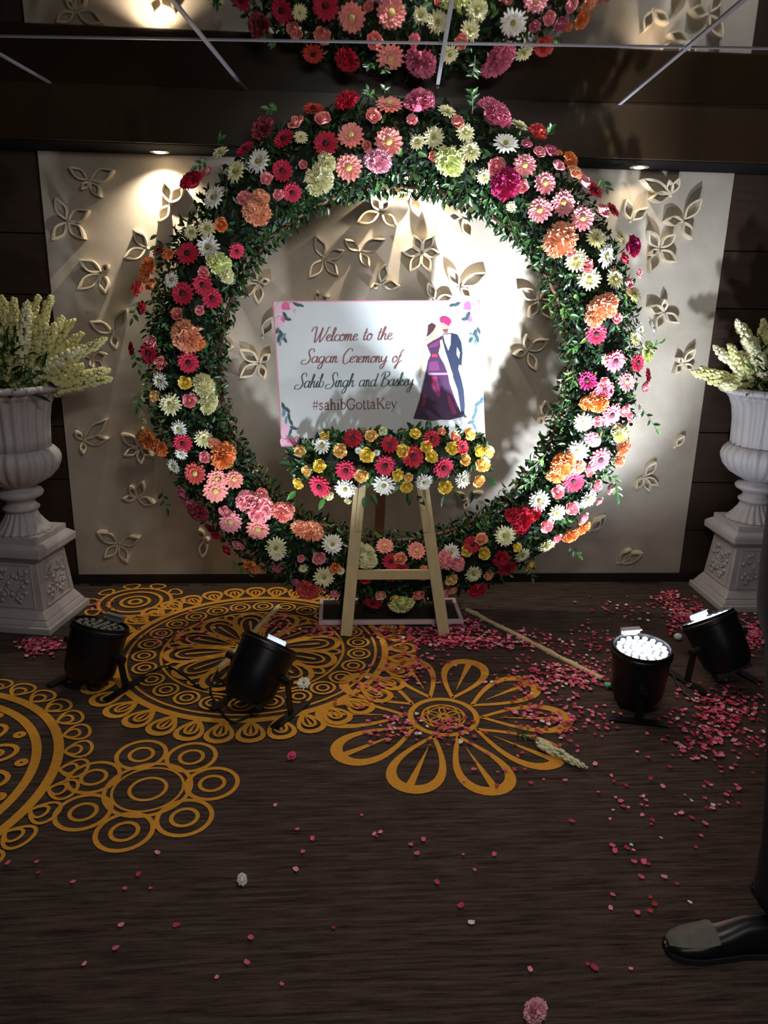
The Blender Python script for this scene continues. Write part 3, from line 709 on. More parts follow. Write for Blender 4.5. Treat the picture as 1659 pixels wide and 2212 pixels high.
SCR = {
 'a': (1.0, [[(.75, .85), (.45, 1), (.1, .7), (.1, .2), (.38, 0), (.7, .4), (.8, 1)], [(.8, 1), (.74, .25), (.9, 0), (1.1, .25)]]),
 'b': (.85, [[(0, .3), (.3, 1.4), (.38, 2), (.22, 2), (.15, 1), (.15, .2), (.42, 0), (.72, .3), (.7, .8), (.4, .9)]]),
 'c': (.72, [[(.7, .8), (.4, 1), (.1, .6), (.18, .1), (.5, 0), (.8, .28)]]),
 'd': (1.0, [[(.75, .85), (.45, 1), (.1, .7), (.1, .2), (.38, 0), (.7, .4), (.85, 1.1)], [(.95, 2), (.76, .5), (.85, 0), (1.1, .25)]]),
 'e': (.68, [[(.05, .4), (.4, .55), (.58, .85), (.38, 1), (.12, .7), (.12, .2), (.4, 0), (.78, .28)]]),
 'f': (.6, [[(.75, 1.8), (.55, 2), (.35, 1.6), (.2, .4), (.05, -.7), (-.12, -1), (-.15, -.6), (.3, 0), (.7, .3)], [(.05, 1.0), (.6, 1.05)]]),
 'g': (1.0, [[(.75, .85), (.45, 1), (.1, .7), (.1, .2), (.38, 0), (.7, .4), (.8, 1)], [(.8, 1), (.68, -.5), (.4, -1), (.12, -.75), (.5, -.1), (1.1, .3)]]),
 'h': (.88, [[(0, .3), (.35, 1.5), (.38, 2), (.22, 1.9), (.1, .8), (.05, 0)], [(.05, .2), (.35, .9), (.58, .9), (.55, .25), (.7, 0), (.95, .25)]]),
 'i': (.42, [[(0, .3), (.2, 1), (.13, .3), (.26, 0), (.5, .25)], [(.25, 1.42), (.3, 1.52)]]),
 'k': (.78, [[(0, .3), (.35, 1.5), (.38, 2), (.22, 1.9), (.1, .8), (.05, 0)], [(.1, .5), (.5, 1), (.55, .7), (.2, .5), (.5, .05), (.85, .25)]]),
 'l': (.42, [[(0, .2), (.35, 1.4), (.38, 2), (.2, 1.9), (.12, .6), (.22, 0), (.5, .25)]]),
 'm': (1.12, [[(0, .8), (.12, 1), (.1, 0)], [(.1, .3), (.35, 1), (.48, .8), (.45, 0)], [(.45, .3), (.7, 1), (.85, .8), (.82, .2), (.96, 0), (1.2, .25)]]),
 'n': (.78, [[(0, .8), (.12, 1), (.1, 0)], [(.1, .3), (.35, 1), (.5, .8), (.48, .2), (.62, 0), (.85, .25)]]),
 'o': (.75, [[(.4, 1), (.1, .7), (.15, .1), (.42, 0), (.68, .4), (.6, .9), (.38, 1), (.5, .8), (.85, .85)]]),
 'r': (.55, [[(0, .7), (.15, 1.05), (.25, .95), (.48, .95), (.36, .4), (.45, 0), (.7, .25)]]),
 's': (.6, [[(0, .2), (.35, 1.05), (.38, .85), (.52, .4), (.38, 0), (.1, .1)], [(.38, 0), (.7, .25)]]),
 't': (.5, [[(.3, 1.8), (.14, .4), (.26, 0), (.55, .25)], [(-.02, 1.15), (.55, 1.22)]]),
 'y': (.9, [[(.05, 1), (.05, .4), (.28, .12), (.58, .4), (.75, 1)], [(.75, 1), (.62, -.4), (.35, -1), (.08, -.75), (.5, -.1), (1, .25)]]),
 'W': (1.75, [[(-.5, 1.5), (-.3, 2.1), (.1, 2.2), (.15, 1.5), (.22, .1), (.38, -.1), (.8, 1.2), (.98, 2.1), (.86, .8), (.92, 0), (1.08, 0), (1.6, 1.2), (1.75, 2.1), (2, 2.05)]]),
 'S': (1.0, [[(1.1, 1.7), (1.0, 2.15), (.6, 2.2), (.35, 1.8), (.5, 1.3), (.75, .7), (.6, .05), (.1, -.25), (-.4, -.1), (-.3, .35), (.2, .45)]]),
 'C': (1.0, [[(1.1, 1.8), (1.0, 2.2), (.5, 2.1), (.05, 1.2), (.12, .1), (.55, -.2), (1.1, .35)]]),
 'B': (1.15, [[(.35, 2), (.2, 1), (.05, 0)], [(-.25, 1.5), (.1, 2.1), (.8, 2.2), (1, 1.7), (.4, 1.15), (1, .9), (.95, .2), (.4, -.1), (0, .2)]]),
}
# upright serif letters: (stroke, heavy?)
T_, H_ = 0.07, 0.19
SER = {
 '#': (1.0, [([(.35, 0), (.45, 1.5)], T_), ([(.7, 0), (.8, 1.5)], T_), ([(.15, .5), (.95, .5)], T_), ([(.2, 1), (1, 1)], T_)]),
 's': (.72, [([(.55, .8), (.35, 1), (.12, .8), (.3, .55), (.56, .3), (.35, 0), (.08, .2)], .12)]),
 'a': (.8, [([(.14, .8), (.35, 1), (.55, .8), (.56, .1), (.74, .03)], .16), ([(.55, .6), (.15, .45), (.1, .15), (.3, 0), (.55, .2)], .11)]),
 'h': (.9, [([(.2, 0), (.2, 1.6)], H_), ([(.2, .7), (.45, 1), (.66, .8), (.66, 0)], .16), ([(.02, 0), (.38, 0)], T_), ([(.5, 0), (.84, 0)], T_), ([(.02, 1.58), (.2, 1.6)], T_)]),
 'i': (.48, [([(.22, 0), (.22, 1)], H_), ([(.04, 0), (.42, 0)], T_), ([(.04, .97), (.22, .98)], T_), ([(.2, 1.36), (.24, 1.48)], H_)]),
 'b': (.85, [([(.18, 0), (.18, 1.6)], H_), ([(.18, .75), (.45, 1), (.75, .5), (.45, 0), (.18, .2)], .12), ([(.0, 1.58), (.18, 1.6)], T_)]),
 'G': (1.3, [([(1.08, 1.15), (1.0, 1.45), (.6, 1.55), (.15, 1.2), (.12, .4), (.55, 0), (.95, .1), (1.05, .6)], .15), ([(.8, .62), (1.22, .62)], T_)]),
 'o': (.85, [([(.42, 1), (.1, .75), (.1, .25), (.42, 0), (.74, .25), (.74, .75), (.42, 1)], .13)]),
 't': (.52, [([(.22, 1.3), (.22, .15), (.34, 0), (.5, .12)], .15), ([(.02, .97), (.46, .97)], T_)]),
 'K': (1.25, [([(.25, 0), (.25, 1.55)], H_), ([(.28, .65), (1.0, 1.52)], T_), ([(.48, .88), (1.08, 0)], H_), ([(.05, 0), (.45, 0)], T_), ([(.05, 1.55), (.45, 1.55)], T_), ([(.85, 0), (1.25, 0)], T_), ([(.8, 1.55), (1.2, 1.55)], T_)]),
 'e': (.76, [([(.12, .55), (.66, .58), (.55, .95), (.35, 1), (.1, .7), (.12, .2), (.4, 0), (.68, .2)], .11)]),
 'y': (.85, [([(.1, 1), (.42, .1)], H_), ([(.75, 1), (.4, 0), (.2, -.45), (.02, -.35)], T_), ([(-.02, 1), (.25, 1)], T_), ([(.6, 1), (.86, 1)], T_)]),
}
def write(text, x0, y0, x1, y1, xh, script, material, name):
    table = SCR if script else SER; sp = 0.75
    tot = sum(table[ch][0] if ch != ' ' else sp for ch in text)
    k = math.hypot(x1-x0, y1-y0)/tot; ex = ((x1-x0)/math.hypot(x1-x0, y1-y0), (y1-y0)/math.hypot(x1-x0, y1-y0))
    mb = MB(); cur = 0.0
    for ch in text:
        if ch == ' ': cur += sp; continue
        adv, strokes = table[ch]
        for st in strokes:
            pts, wd = (st, None) if script else st
            pl = smooth_line(pts) if len(pts) > 2 else [pts[0], tuple((pts[0][i]+pts[1][i])/2 for i in (0, 1)), pts[1]]
            q = []
            for (a, b) in pl:
                sl = 0.22*b if script else 0
                px = x0+ex[0]*(cur+a+sl)*k; py = y0+ex[1]*(cur+a+sl)*k-b*xh
                q.append(s_uv(px, py))
            n = len(q); vs = []; fs = []
            for i in range(n):
                a, b = q[max(0, i-1)], q[min(n-1, i+1)]; dx, dz = b[0]-a[0], b[1]-a[1]; l = math.hypot(dx, dz) or 1
                if script: wv = 0.0020+0.0048*max(0, abs(dz)/l-0.2)*(1 if dz < 0 else 0.55)
                else: wv = wd*xh*0.0022
                nx, nz = -dz/l*wv/1, dx/l*wv/1
                vs += [sign_pt(q[i][0]+nx*.5, q[i][1]+nz*.5, 0.0011), sign_pt(q[i][0]-nx*.5, q[i][1]-nz*.5, 0.0011)]
            for i in range(n-1): fs.append((2*i, 2*i+1, 2*i+3, 2*i+2))
            mb.add(vs, fs)
        cur += adv
    o = obj(name, mb, material, sign); return o
roseink = mat('ink_rose_brown', '7e4a4e', rough=0.6); greenink = mat('ink_dark_green', '2f4a4a', rough=0.6); mar = mat('ink_maroon', '6e3c40', rough=0.6)
o = write('Welcome to the', 676, 738, 846, 734, 14.0, True, roseink, 'lettering'); o['label'] = 'rose brown script reading Welcome to the'
o = write('Sagan Ceremony of', 657, 784, 866, 783, 13.5, True, roseink, 'lettering'); o['label'] = 'rose brown script reading Sagan Ceremony of'
o = write('Sahib Singh and Baskey', 642, 838, 892, 833, 14.0, True, greenink, 'lettering'); o['label'] = 'dark green script of the names line'
o = write('#sahibGottaKey', 672, 886, 858, 882, 14.5, False, mar, 'lettering'); o['label'] = 'maroon serif hashtag line'
# the printed couple
def Z(pts): return [(840+a/7.541, 670+b/7.541) for a, b in pts]
inks = {}
def ink(n, c): return mat('ink_'+n, c, rough=0.6)
LAY = [('navy', '15203a', [(880, 390), (1020, 375), (1120, 400), (1180, 520), (1200, 700), (1185, 880), (1190, 905), (1140, 890), (1130, 960), (1175, 1100), (1220, 1300), (1240, 1560), (1230, 1690), (1285, 1745), (1240, 1755), (1180, 1720), (1160, 1560), (1120, 1300), (1040, 1080), (990, 880), (930, 700), (870, 480)], .0010),
       ('board_white', 'dfe3e4', [(1110, 600), (1155, 690), (1140, 790), (1100, 720)], .0014),
       ('shirt_white', 'f2f4f6', [(885, 400), (1010, 390), (1002, 560), (967, 660), (910, 520)], .0014),
       ('skin_dark', 'b98a7c', [(850, 200), (980, 250), (968, 330), (920, 370), (880, 345)], .0014),
       ('beard', '6a4640', [(875, 315), (968, 305), (955, 372), (900, 378)], .0018),
       ('turban_magenta', '9c1f5e', [(830, 140), (870, 110), (930, 105), (1000, 140), (1022, 190), (975, 262), (930, 235), (890, 205), (850, 210), (832, 185)], .0020),
       ('hair_brown', '3a1d1e', [(640, 250), (705, 213), (770, 250), (745, 300), (690, 380), (612, 440), (635, 350)], .0016),
       ('skin_light', 'c79c80', [(755, 260), (790, 280), (802, 340), (790, 400), (840, 440), (700, 510), (620, 555), (600, 700), (565, 900), (517, 1100), (482, 1100), (540, 850), (578, 600), (590, 500), (690, 440), (725, 350)], .0012),
       ('gown_purple', '35143a', [(620, 575), (700, 510), (875, 420), (830, 600), (808, 700), (830, 760), (900, 880), (960, 1040), (990, 1200), (1080, 1450), (1200, 1740), (1080, 1765), (1000, 1790), (850, 1785), (700, 1805), (540, 1780), (395, 1770), (500, 1450), (590, 1080), (640, 830), (685, 740), (650, 650)], .0018),
       ('skin_light', 'c79c80', [(828, 490), (868, 480), (925, 700), (1005, 950), (1045, 1060), (1010, 1095), (960, 1010), (885, 800), (840, 650)], .0022),
       ('gown_magenta', '7a1e50', [(690, 1080), (780, 1080), (845, 1380), (800, 1430), (700, 1250)], .0021),
       ('gown_magenta', '7a1e50', [(560, 1380), (612, 1380), (590, 1550), (520, 1560)], .0021),
       ('gown_magenta', '7a1e50', [(940, 1350), (1010, 1420), (1105, 1680), (1040, 1700), (960, 1500)], .0021),
       ('gown_plum', '5a2352', [(660, 840), (790, 830), (830, 980), (640, 990)], .0021),
       ('gown_red', '8a2438', [(700, 715), (790, 715), (795, 765), (695, 765)], .0021),
       ('gown_plum', '5a2352', [(640, 580), (820, 480), (800, 590), (660, 620)], .0021),
       ('gown_grey', '8a6a86', [(640, 1020), (950, 1020), (960, 1055), (640, 1060)], .0023)]
cp = MB(); cm = []
for (nm, hx, poly, off) in LAY:
    mm_ = ink(nm, hx)
    if mm_ not in cm: cm.append(mm_)
    cp.cur = cm.index(mm_); print_poly(cp, Z(poly), off)
o = obj('couple_print', cp, cm, sign); o['label'] = 'printed couple, woman in purple gown and man in navy suit with magenta turban'
# printed floral corners
CI = [ink('rose_pink', 'd8679a'), ink('rose_pale', 'eab6cf'), ink('leaf_teal', '33505c'), ink('leaf_slate', '6f8ea3')]
def corner_print(spec):
    mb = MB()
    for i, (ci, x, y, a, b, rot) in enumerate(spec):
        mb.cur = ci; r_ = math.radians(rot); pts = []
        for k in range(12):
            t = 2*PI*k/12; rad = 1+(0.18*math.sin(3*t+i) if ci < 2 else 0)
            u, v_ = a*rad*math.cos(t), b*rad*math.sin(t)*(1 if ci < 2 else abs(math.sin(t))**0.3)
            pts.append((x+u*math.cos(r_)-v_*math.sin(r_), y+u*math.sin(r_)+v_*math.cos(r_)))
        print_poly(mb, pts, 0.0010+0.00012*i)
    obj('corner_flowers', mb, CI, sign)
TLc = [(1, 603, 668, 9, 12, 0), (0, 618, 662, 10, 9, 20), (1, 630, 660, 6, 6, 0), (1, 605, 695, 8, 13, 0), (0, 612, 690, 5, 6, 0), (1, 638, 674, 3, 5, 0), (2, 640, 658, 8, 3, 30), (2, 650, 660, 7, 2.5, 200),
       (2, 616, 682, 9, 3.5, 60), (2, 622, 690, 8, 3, 10), (2, 607, 722, 10, 4, 70), (2, 602, 732, 9, 3.5, 100), (3, 612, 728, 9, 4, 130), (2, 616, 735, 7, 3, 60), (3, 605, 742, 6, 3, 90), (2, 599, 715, 7, 3, 110)]
corner_print(TLc)
corner_print([(c_, 1627-x*1.0+0.0 if y < 700 else 1627-x+6, y, a, b, 180-r_) for (c_, x, y, a, b, r_) in TLc])
BLc = [(1, 616, 930, 9, 16, 0), (0, 622, 952, 8, 6, 0), (1, 612, 955, 8, 8, 0), (0, 635, 958, 9, 5, 0), (2, 612, 878, 9, 3.5, 70), (2, 620, 885, 9, 3.5, 40), (3, 613, 892, 9, 4, 100), (2, 624, 900, 10, 3, 80),
       (2, 628, 912, 9, 3, 60), (3, 618, 908, 8, 3, 95), (2, 634, 925, 9, 3, 20), (2, 627, 934, 9, 3, 110), (0, 640, 948, 6, 4, 0), (2, 650, 950, 7, 2.4, 150)]
corner_print(BLc)
corner_print([(c_, 1652-x, y-12, a, b, 180-r_) for (c_, x, y, a, b, r_) in BLc])

# garland on the easel ledge
gl = thing('flower_garland', 'bunch of red, yellow and white flowers with dark leaves fixed below the welcome sign', 'flower arrangement', (0.245, 3.40, 0.87))
mb = MB(); mb.tube([(-0.12, 3.405, 0.83), (0.05, 3.395, 0.845), (0.245, 3.39, 0.86), (0.45, 3.395, 0.87), (0.62, 3.405, 0.875)], [0.03, 0.05, 0.055, 0.05, 0.03], 8)
obj('foliage_core', mb, MATS['dark_foam'], gl)
for t in EASEL_FLOWERS.replace('\n', '').split(';'):
    if not t: continue
    x, y, k, c_, rp = t.split(); x, y, rp = int(x), int(y), int(rp)
    v = (y-1005)/75.0; u = (x-848)/215.0; Y = 3.315+0.04*min(1, v*v+u*u*0.5)
    p = on_y(x, y, Y); n = Vector((u*0.5+rnd(-.25, .25), -1, -v*0.5+rnd(-.15, .3)))
    flower(k, c_, gl, p, n, rp/FPX*(p-Vector((0, 0, CAM_H))).dot(fwd)*1.1)
mb = MB()
for i in range(1500):
    u = rnd(-1, 1); a = rnd(0, 2*PI); rr = rnd(0.4, 1)
    h = 0.125*math.sqrt(max(0.05, 1-u*u*0.85))
    p = Vector((0.245+u*0.435, 3.40-0.03*math.sqrt(max(0, 1-u*u))+rnd(-0.012, 0.025), 0.856+u*0.03+math.sin(a)*rr*h))
    d = Vector((u*0.6+rnd(-1, 1), rnd(-0.5, 0.3), math.sin(a)*0.8+rnd(-1, 1)))
    mb.cur = random.choices((0, 1, 2, 3), (5, 4, 1.6, 0.4))[0]
    leaf_geo(mb, leaf_T(p, d, Vector((rnd(-.6, .6), -1, rnd(-.3, .9))), rnd(0.028, 0.05)), 1, 0.46)
fo = obj('foliage', mb, leaf_ms, gl); fo['kind'] = 'stuff'
for (x, y, dx, dy) in [(630, 1005, -25, -5), (640, 1060, -20, 20), (700, 1075, -10, 25), (790, 1070, -5, 28), (800, 1065, 15, 25), (880, 1065, 5, 28), (900, 1070, 15, 18), (960, 1070, -5, 30), (980, 1060, 15, 22),
                       (1020, 1060, -5, 28), (1040, 1010, 25, 5), (1050, 1030, 18, 15), (905, 940, -25, -18), (925, 935, 5, -35), (930, 940, 20, -25), (890, 940, -25, -5), (1020, 945, 25, -8), (860, 1040, -8, 20), (720, 940, -15, -10), (640, 980, -20, -12)]:
    p = on_y(x, y, 3.37); q = on_y(x+dx, y+dy, 3.35)
    add_obj('leaf', leaf_meshes[random.choice((0, 1, 2, 1))], gl, M=leaf_T(p-gl.location, q-p, Vector((rnd(-.3, .3), -1, rnd(0, .6))), 0.062))

# ------------------------------------------------------------------ urns on pedestals
stonem = mat('pale_cast_stone', 'aca8ac', rough=0.55, noise=0.22, nscale=7, bump=0.15)
spikem = [mat('spike_cream', 'cdca8e', rough=0.6, noise=0.15, nscale=3), mat('spike_white', 'dcdcb4', rough=0.6, noise=0.1, nscale=3)]
def spike_mesh(seed, k):
    rs = random.Random(seed); mb = MB()
    mb.cur = 1; mb.tube([(0, 0, 0), (0.01, 0, 0.3), (0.0, 0.01, 0.6), (0, 0, 0.98)], [0.010, 0.009, 0.007, 0.003], 5)
    mb.cur = 0
    for i in range(64):
        t = (i+0.5)/64; z = 0.40+0.60*t; a = i*2.399+rs.uniform(-.3, .3); r = 0.052*(1-t)**0.55+0.006; s = 0.033*(1-0.5*t)*rs.uniform(.65, 1.45); r *= rs.uniform(.7, 1.35)
        mb.ball((r*math.cos(a), r*math.sin(a), z), s, 5, 3, sc=(1, 1, 1.35))
    mb.cur = 2
    for i in range(12):
        z = rs.uniform(0.05, 0.4); a = rs.uniform(0, 6.28); d = Vector((math.cos(a), math.sin(a), 0.9))
        leaf_geo(mb, leaf_T(Vector((0, 0, z)), d, Vector((-math.cos(a), -math.sin(a), 1)), rs.uniform(0.10, 0.18)), 1, 0.25)
    return mb.mesh('flower_spike', [spikem[k], stemm, leaf_ms[2]])
SPK = [[spike_mesh(11+i*3+k, k) for i in range(3)] for k in range(2)]
def acanthus(mb, O, U, V, N, w_, h):
    """raised scrolls and leaves on a face; O lower-left corner, U and V unit axes, N outward"""
    rs = random.Random(5)
    def pt(a, b, o=0.0): return O+U*a*w_+V*b*h+N*o
    for (cx, cy, s, r0) in ((.5, .5, 1, .16), (.28, .3, -1, .13), (.72, .3, 1, .13), (.28, .74, 1, .12), (.72, .74, -1, .12)):
        pts = []
        for k in range(16):
            t = k/15; a = s*t*2.2*PI+1.5; r = r0*(1-0.8*t); pts.append(pt(cx+r*math.cos(a), cy+r*math.sin(a)*w_/h, 0.002))
        mb.tube(pts, [0.006*(1-0.4*k/15) for k in range(16)], 5)
    for k in range(22):
        a = rs.uniform(0.12, .88); b = rs.uniform(.1, .9); p = pt(a, b, 0.001); d = U*rs.uniform(-1, 1)+V*rs.uniform(-1, 1)
        mb.ball(p, 0.010, 6, 4, sc=(1.1, 1.1, 1.3))
    for k in range(12):
        a = k*PI/6; p = pt(.5, .5, 0.004); leaf_geo(mb, leaf_T(p, U*math.cos(a)+V*math.sin(a), N, 0.045), 1, 0.4)
def pedestal(cx, cy, rot, label):
    t = thing('pedestal', label, 'pedestal', (cx, cy, 0))
    t.rotation_euler = (0, 0, rot)
    def part(nm, mb, sm=False, bev=0.004):
        me = mb.mesh(nm, stonem, sm); o = add_obj(nm, me, t)
        if bev: md = o.modifiers.new('bevel', 'BEVEL'); md.width = bev; md.segments = 2; md.limit_method = 'ANGLE'
        return o
    mb = MB(); mb.box((0, 0, 0.018), (0.385, 0.385, 0.036)); part('plinth', mb, bev=0.006)
    mb = MB(); mb.box((0, 0, 0.049), (0.36, 0.36, 0.026), top=0.93); mb.box((0, 0, 0.082), (0.335, 0.335, 0.04), top=0.86); part('base_moulding', mb, bev=0.006)
    mb = MB(); mb.box((0, 0, 0.22), (0.285, 0.285, 0.24), top=0.86); sh = part('shaft', mb)
    for k in range(4):
        Rm = Matrix.Rotation(k*PI/2, 3, 'Z')
        tilt = math.atan2(0.1425*0.14, 0.24)
        O = Vector((-0.105, -0.1425, 0.115)); U = Vector((1, 0, 0)); V = Vector((0, math.sin(tilt), math.cos(tilt))); N = Vector((0, -math.cos(tilt), math.sin(tilt)))
        w_, h = 0.21, 0.205
        mb = MB()
        for (a, b) in (((0, 0), (1, 0)), ((1, 0), (0.93, 1)), ((0.93, 1), (0.07, 1)), ((0.07, 1), (0, 0))):
            p = O+U*a[0]*w_+V*a[1]*h; q = O+U*b[0]*w_+V*b[1]*h; mb.tube([p, q], 0.005, 5)
        mb.v = [tuple(Rm @ Vector(v)) for v in mb.v]
        o = add_obj('panel_frame', mb.mesh('panel_frame', stonem), sh)
        mb = MB(); acanthus(mb, O, U, V, N, w_, h); mb.v = [tuple(Rm @ Vector(v)) for v in mb.v]
        add_obj('scroll_relief', mb.mesh('scroll_relief', stonem, True), sh)
    mb = MB(); mb.box((0, 0, 0.352), (0.27, 0.27, 0.024), top=1.14); mb.box((0, 0, 0.383), (0.335, 0.335, 0.038)); mb.box((0, 0, 0.412), (0.33, 0.33, 0.02), top=0.86); part('cap', mb, bev=0.006)
    return t
def urn(cx, cy, rot, label):
    t = thing('urn', label, 'urn', (cx, cy, 0.422)); t.rotation_euler = (0, 0, rot)
    z0 = 0.422
    def part(nm, mb, sm=True):
        mb.v = [(v[0], v[1], v[2]-z0) for v in mb.v]; return add_obj(nm, mb.mesh(nm, stonem, sm), t)
    mb = MB(); mb.box((0, 0, 0.436), (0.27, 0.27, 0.028)); part('foot_plate', mb, False)
    gad = lambda n, a: (lambda r, z, th: r*(1-a*(1-abs(math.sin(n*th/2)))))
    mb = MB(); mb.lathe([(0.128, 0.450), (0.130, 0.458), (0.118, 0.468), (0.098, 0.490), (0.078, 0.520), (0.066, 0.548)], 96, flute=gad(20, 0.14)); part('flared_foot', mb)
    mb = MB(); mb.lathe([(0.064, 0.545), (0.080, 0.556), (0.082, 0.566), (0.066, 0.578), (0.062, 0.592), (0.070, 0.604), (0.100, 0.620), (0.106, 0.634), (0.098, 0.646), (0.070, 0.656), (0.064, 0.668)], 48); part('stem', mb)
    mb = MB(); mb.lathe([(0.066, 0.664), (0.105, 0.682), (0.150, 0.708), (0.182, 0.742), (0.197, 0.778), (0.200, 0.800), (0.192, 0.822), (0.170, 0.846)], 120, flute=gad(24, 0.09)); part('gadrooned_bowl', mb)
    mb = MB(); mb.lathe([(0.160, 0.842), (0.163, 0.90), (0.168, 0.98), (0.178, 1.04), (0.196, 1.085), (0.222, 1.112)], 144, flute=lambda r, z, th: r*(1-0.075*abs(math.cos(12*th))**1.5)); part('fluted_body', mb)
    mb = MB(); mb.lathe([(0.216, 1.108), (0.238, 1.114), (0.246, 1.126), (0.242, 1.138), (0.228, 1.144), (0.205, 1.138), (0.198, 1.115), (0.19, 1.08), (0.0, 1.07)], 64, cap=False); part('rim', mb)
    # egg mouldings on the rim
    mb = MB()
    for k in range(28):
        a = 2*PI*k/28; mb.ball((0.240*math.cos(a), 0.240*math.sin(a), 1.128), 0.014, 6, 4, sc=(1, 1, .9))
    part('egg_moulding', mb)['kind'] = 'stuff'
    return t
def spike_plant(cx, cy, z, label, specs, extra, seed):
    rs = random.Random(seed)
    t = thing('flower_spray', label, 'flower arrangement', (cx, cy, z))
    loc = Vector((cx, cy, z))
    for (x, y, ln) in specs:       # tip of each spike as picked, base inside the urn
        tip = on_y(x, y, cy+rs.uniform(-0.10, 0.06))
        base = loc+Vector((rs.uniform(-.05, .05), rs.uniform(-.05, .05), -0.03))
        d = tip-base; L = d.length
        add_obj('flower_spike', SPK[rs.random() < extra][rs.randrange(3)], t, M=Matrix.Translation(base-loc) @ facing(d, rs.uniform(0, 6)) @ Matrix.Diagonal((L*1.15*min(1.6, 0.42/L), L*1.15*min(1.6, 0.42/L), L, 1)))
    mb = MB()
    for i in range(520):
        a = rs.uniform(0, 6.28); el = rs.uniform(-0.15, 1.2); r = rs.uniform(0.08, 0.24)
        d = Vector((math.cos(a)*math.cos(el), math.sin(a)*math.cos(el), math.sin(el)))
        mb.cur = rs.choice((0, 1, 1, 2, 2)); leaf_geo(mb, leaf_T(loc+d*r+Vector((0, 0, 0.01)), d+Vector((rs.uniform(-.6, .6), rs.uniform(-.6, .6), rs.uniform(-.3, .8))), Vector((rs.uniform(-1, 1), -1, 1)), rs.uniform(0.04, 0.09)), 1, 0.26)
    o = obj('foliage', mb, leaf_ms, t); o['kind'] = 'stuff'
    return t
LR = math.radians(-10.5)
LX, LY = -1.465, 3.568; RX, RY = 2.20, 3.755
pedestal(LX, LY, LR, 'pale carved stone pedestal at the left edge, behind the unlit black spotlight')
pedestal(RX, RY, 0.0, 'pale carved stone pedestal at the right edge, beside the heap of rose petals')
urn(LX, LY, LR, 'pale fluted stone urn on the left pedestal'); urn(RX, RY, 0.0, 'pale fluted stone urn on the right pedestal')
spike_plant(LX, LY, 1.13, 'dense spray of cream flower spikes in the left urn',
    [(-40, 640, 0), (5, 640, 0), (30, 645, 0), (60, 650, 0), (85, 640, 0), (112, 640, 0), (135, 685, 0), (120, 700, 0), (160, 690, 0), (178, 720, 0), (150, 740, 0), (100, 700, 0), (70, 700, 0), (40, 720, 0),
     (10, 700, 0), (-20, 720, 0), (228, 732, 0), (240, 818, 0), (236, 800, 0), (180, 790, 0), (60, 830, 0), (140, 830, 0), (90, 760, 0), (50, 780, 0), (10, 770, 0), (-60, 700, 0), (-80, 780, 0), (-30, 660, 0), (140, 780, 0), (170, 755, 0)], 0.25, 3)
spike_plant(RX, RY, 1.13, 'loose spray of white flower spikes in the right urn',
    [(1495, 803, 0), (1512, 795, 0), (1540, 748, 0), (1575, 745, 0), (1590, 693, 0), (1605, 700, 0), (1650, 690, 0), (1670, 680, 0), (1700, 700, 0), (1620, 740, 0), (1640, 830, 0), (1560, 830, 0), (1700, 790, 0), (1730, 740, 0), (1600, 760, 0)], 0.8, 9)

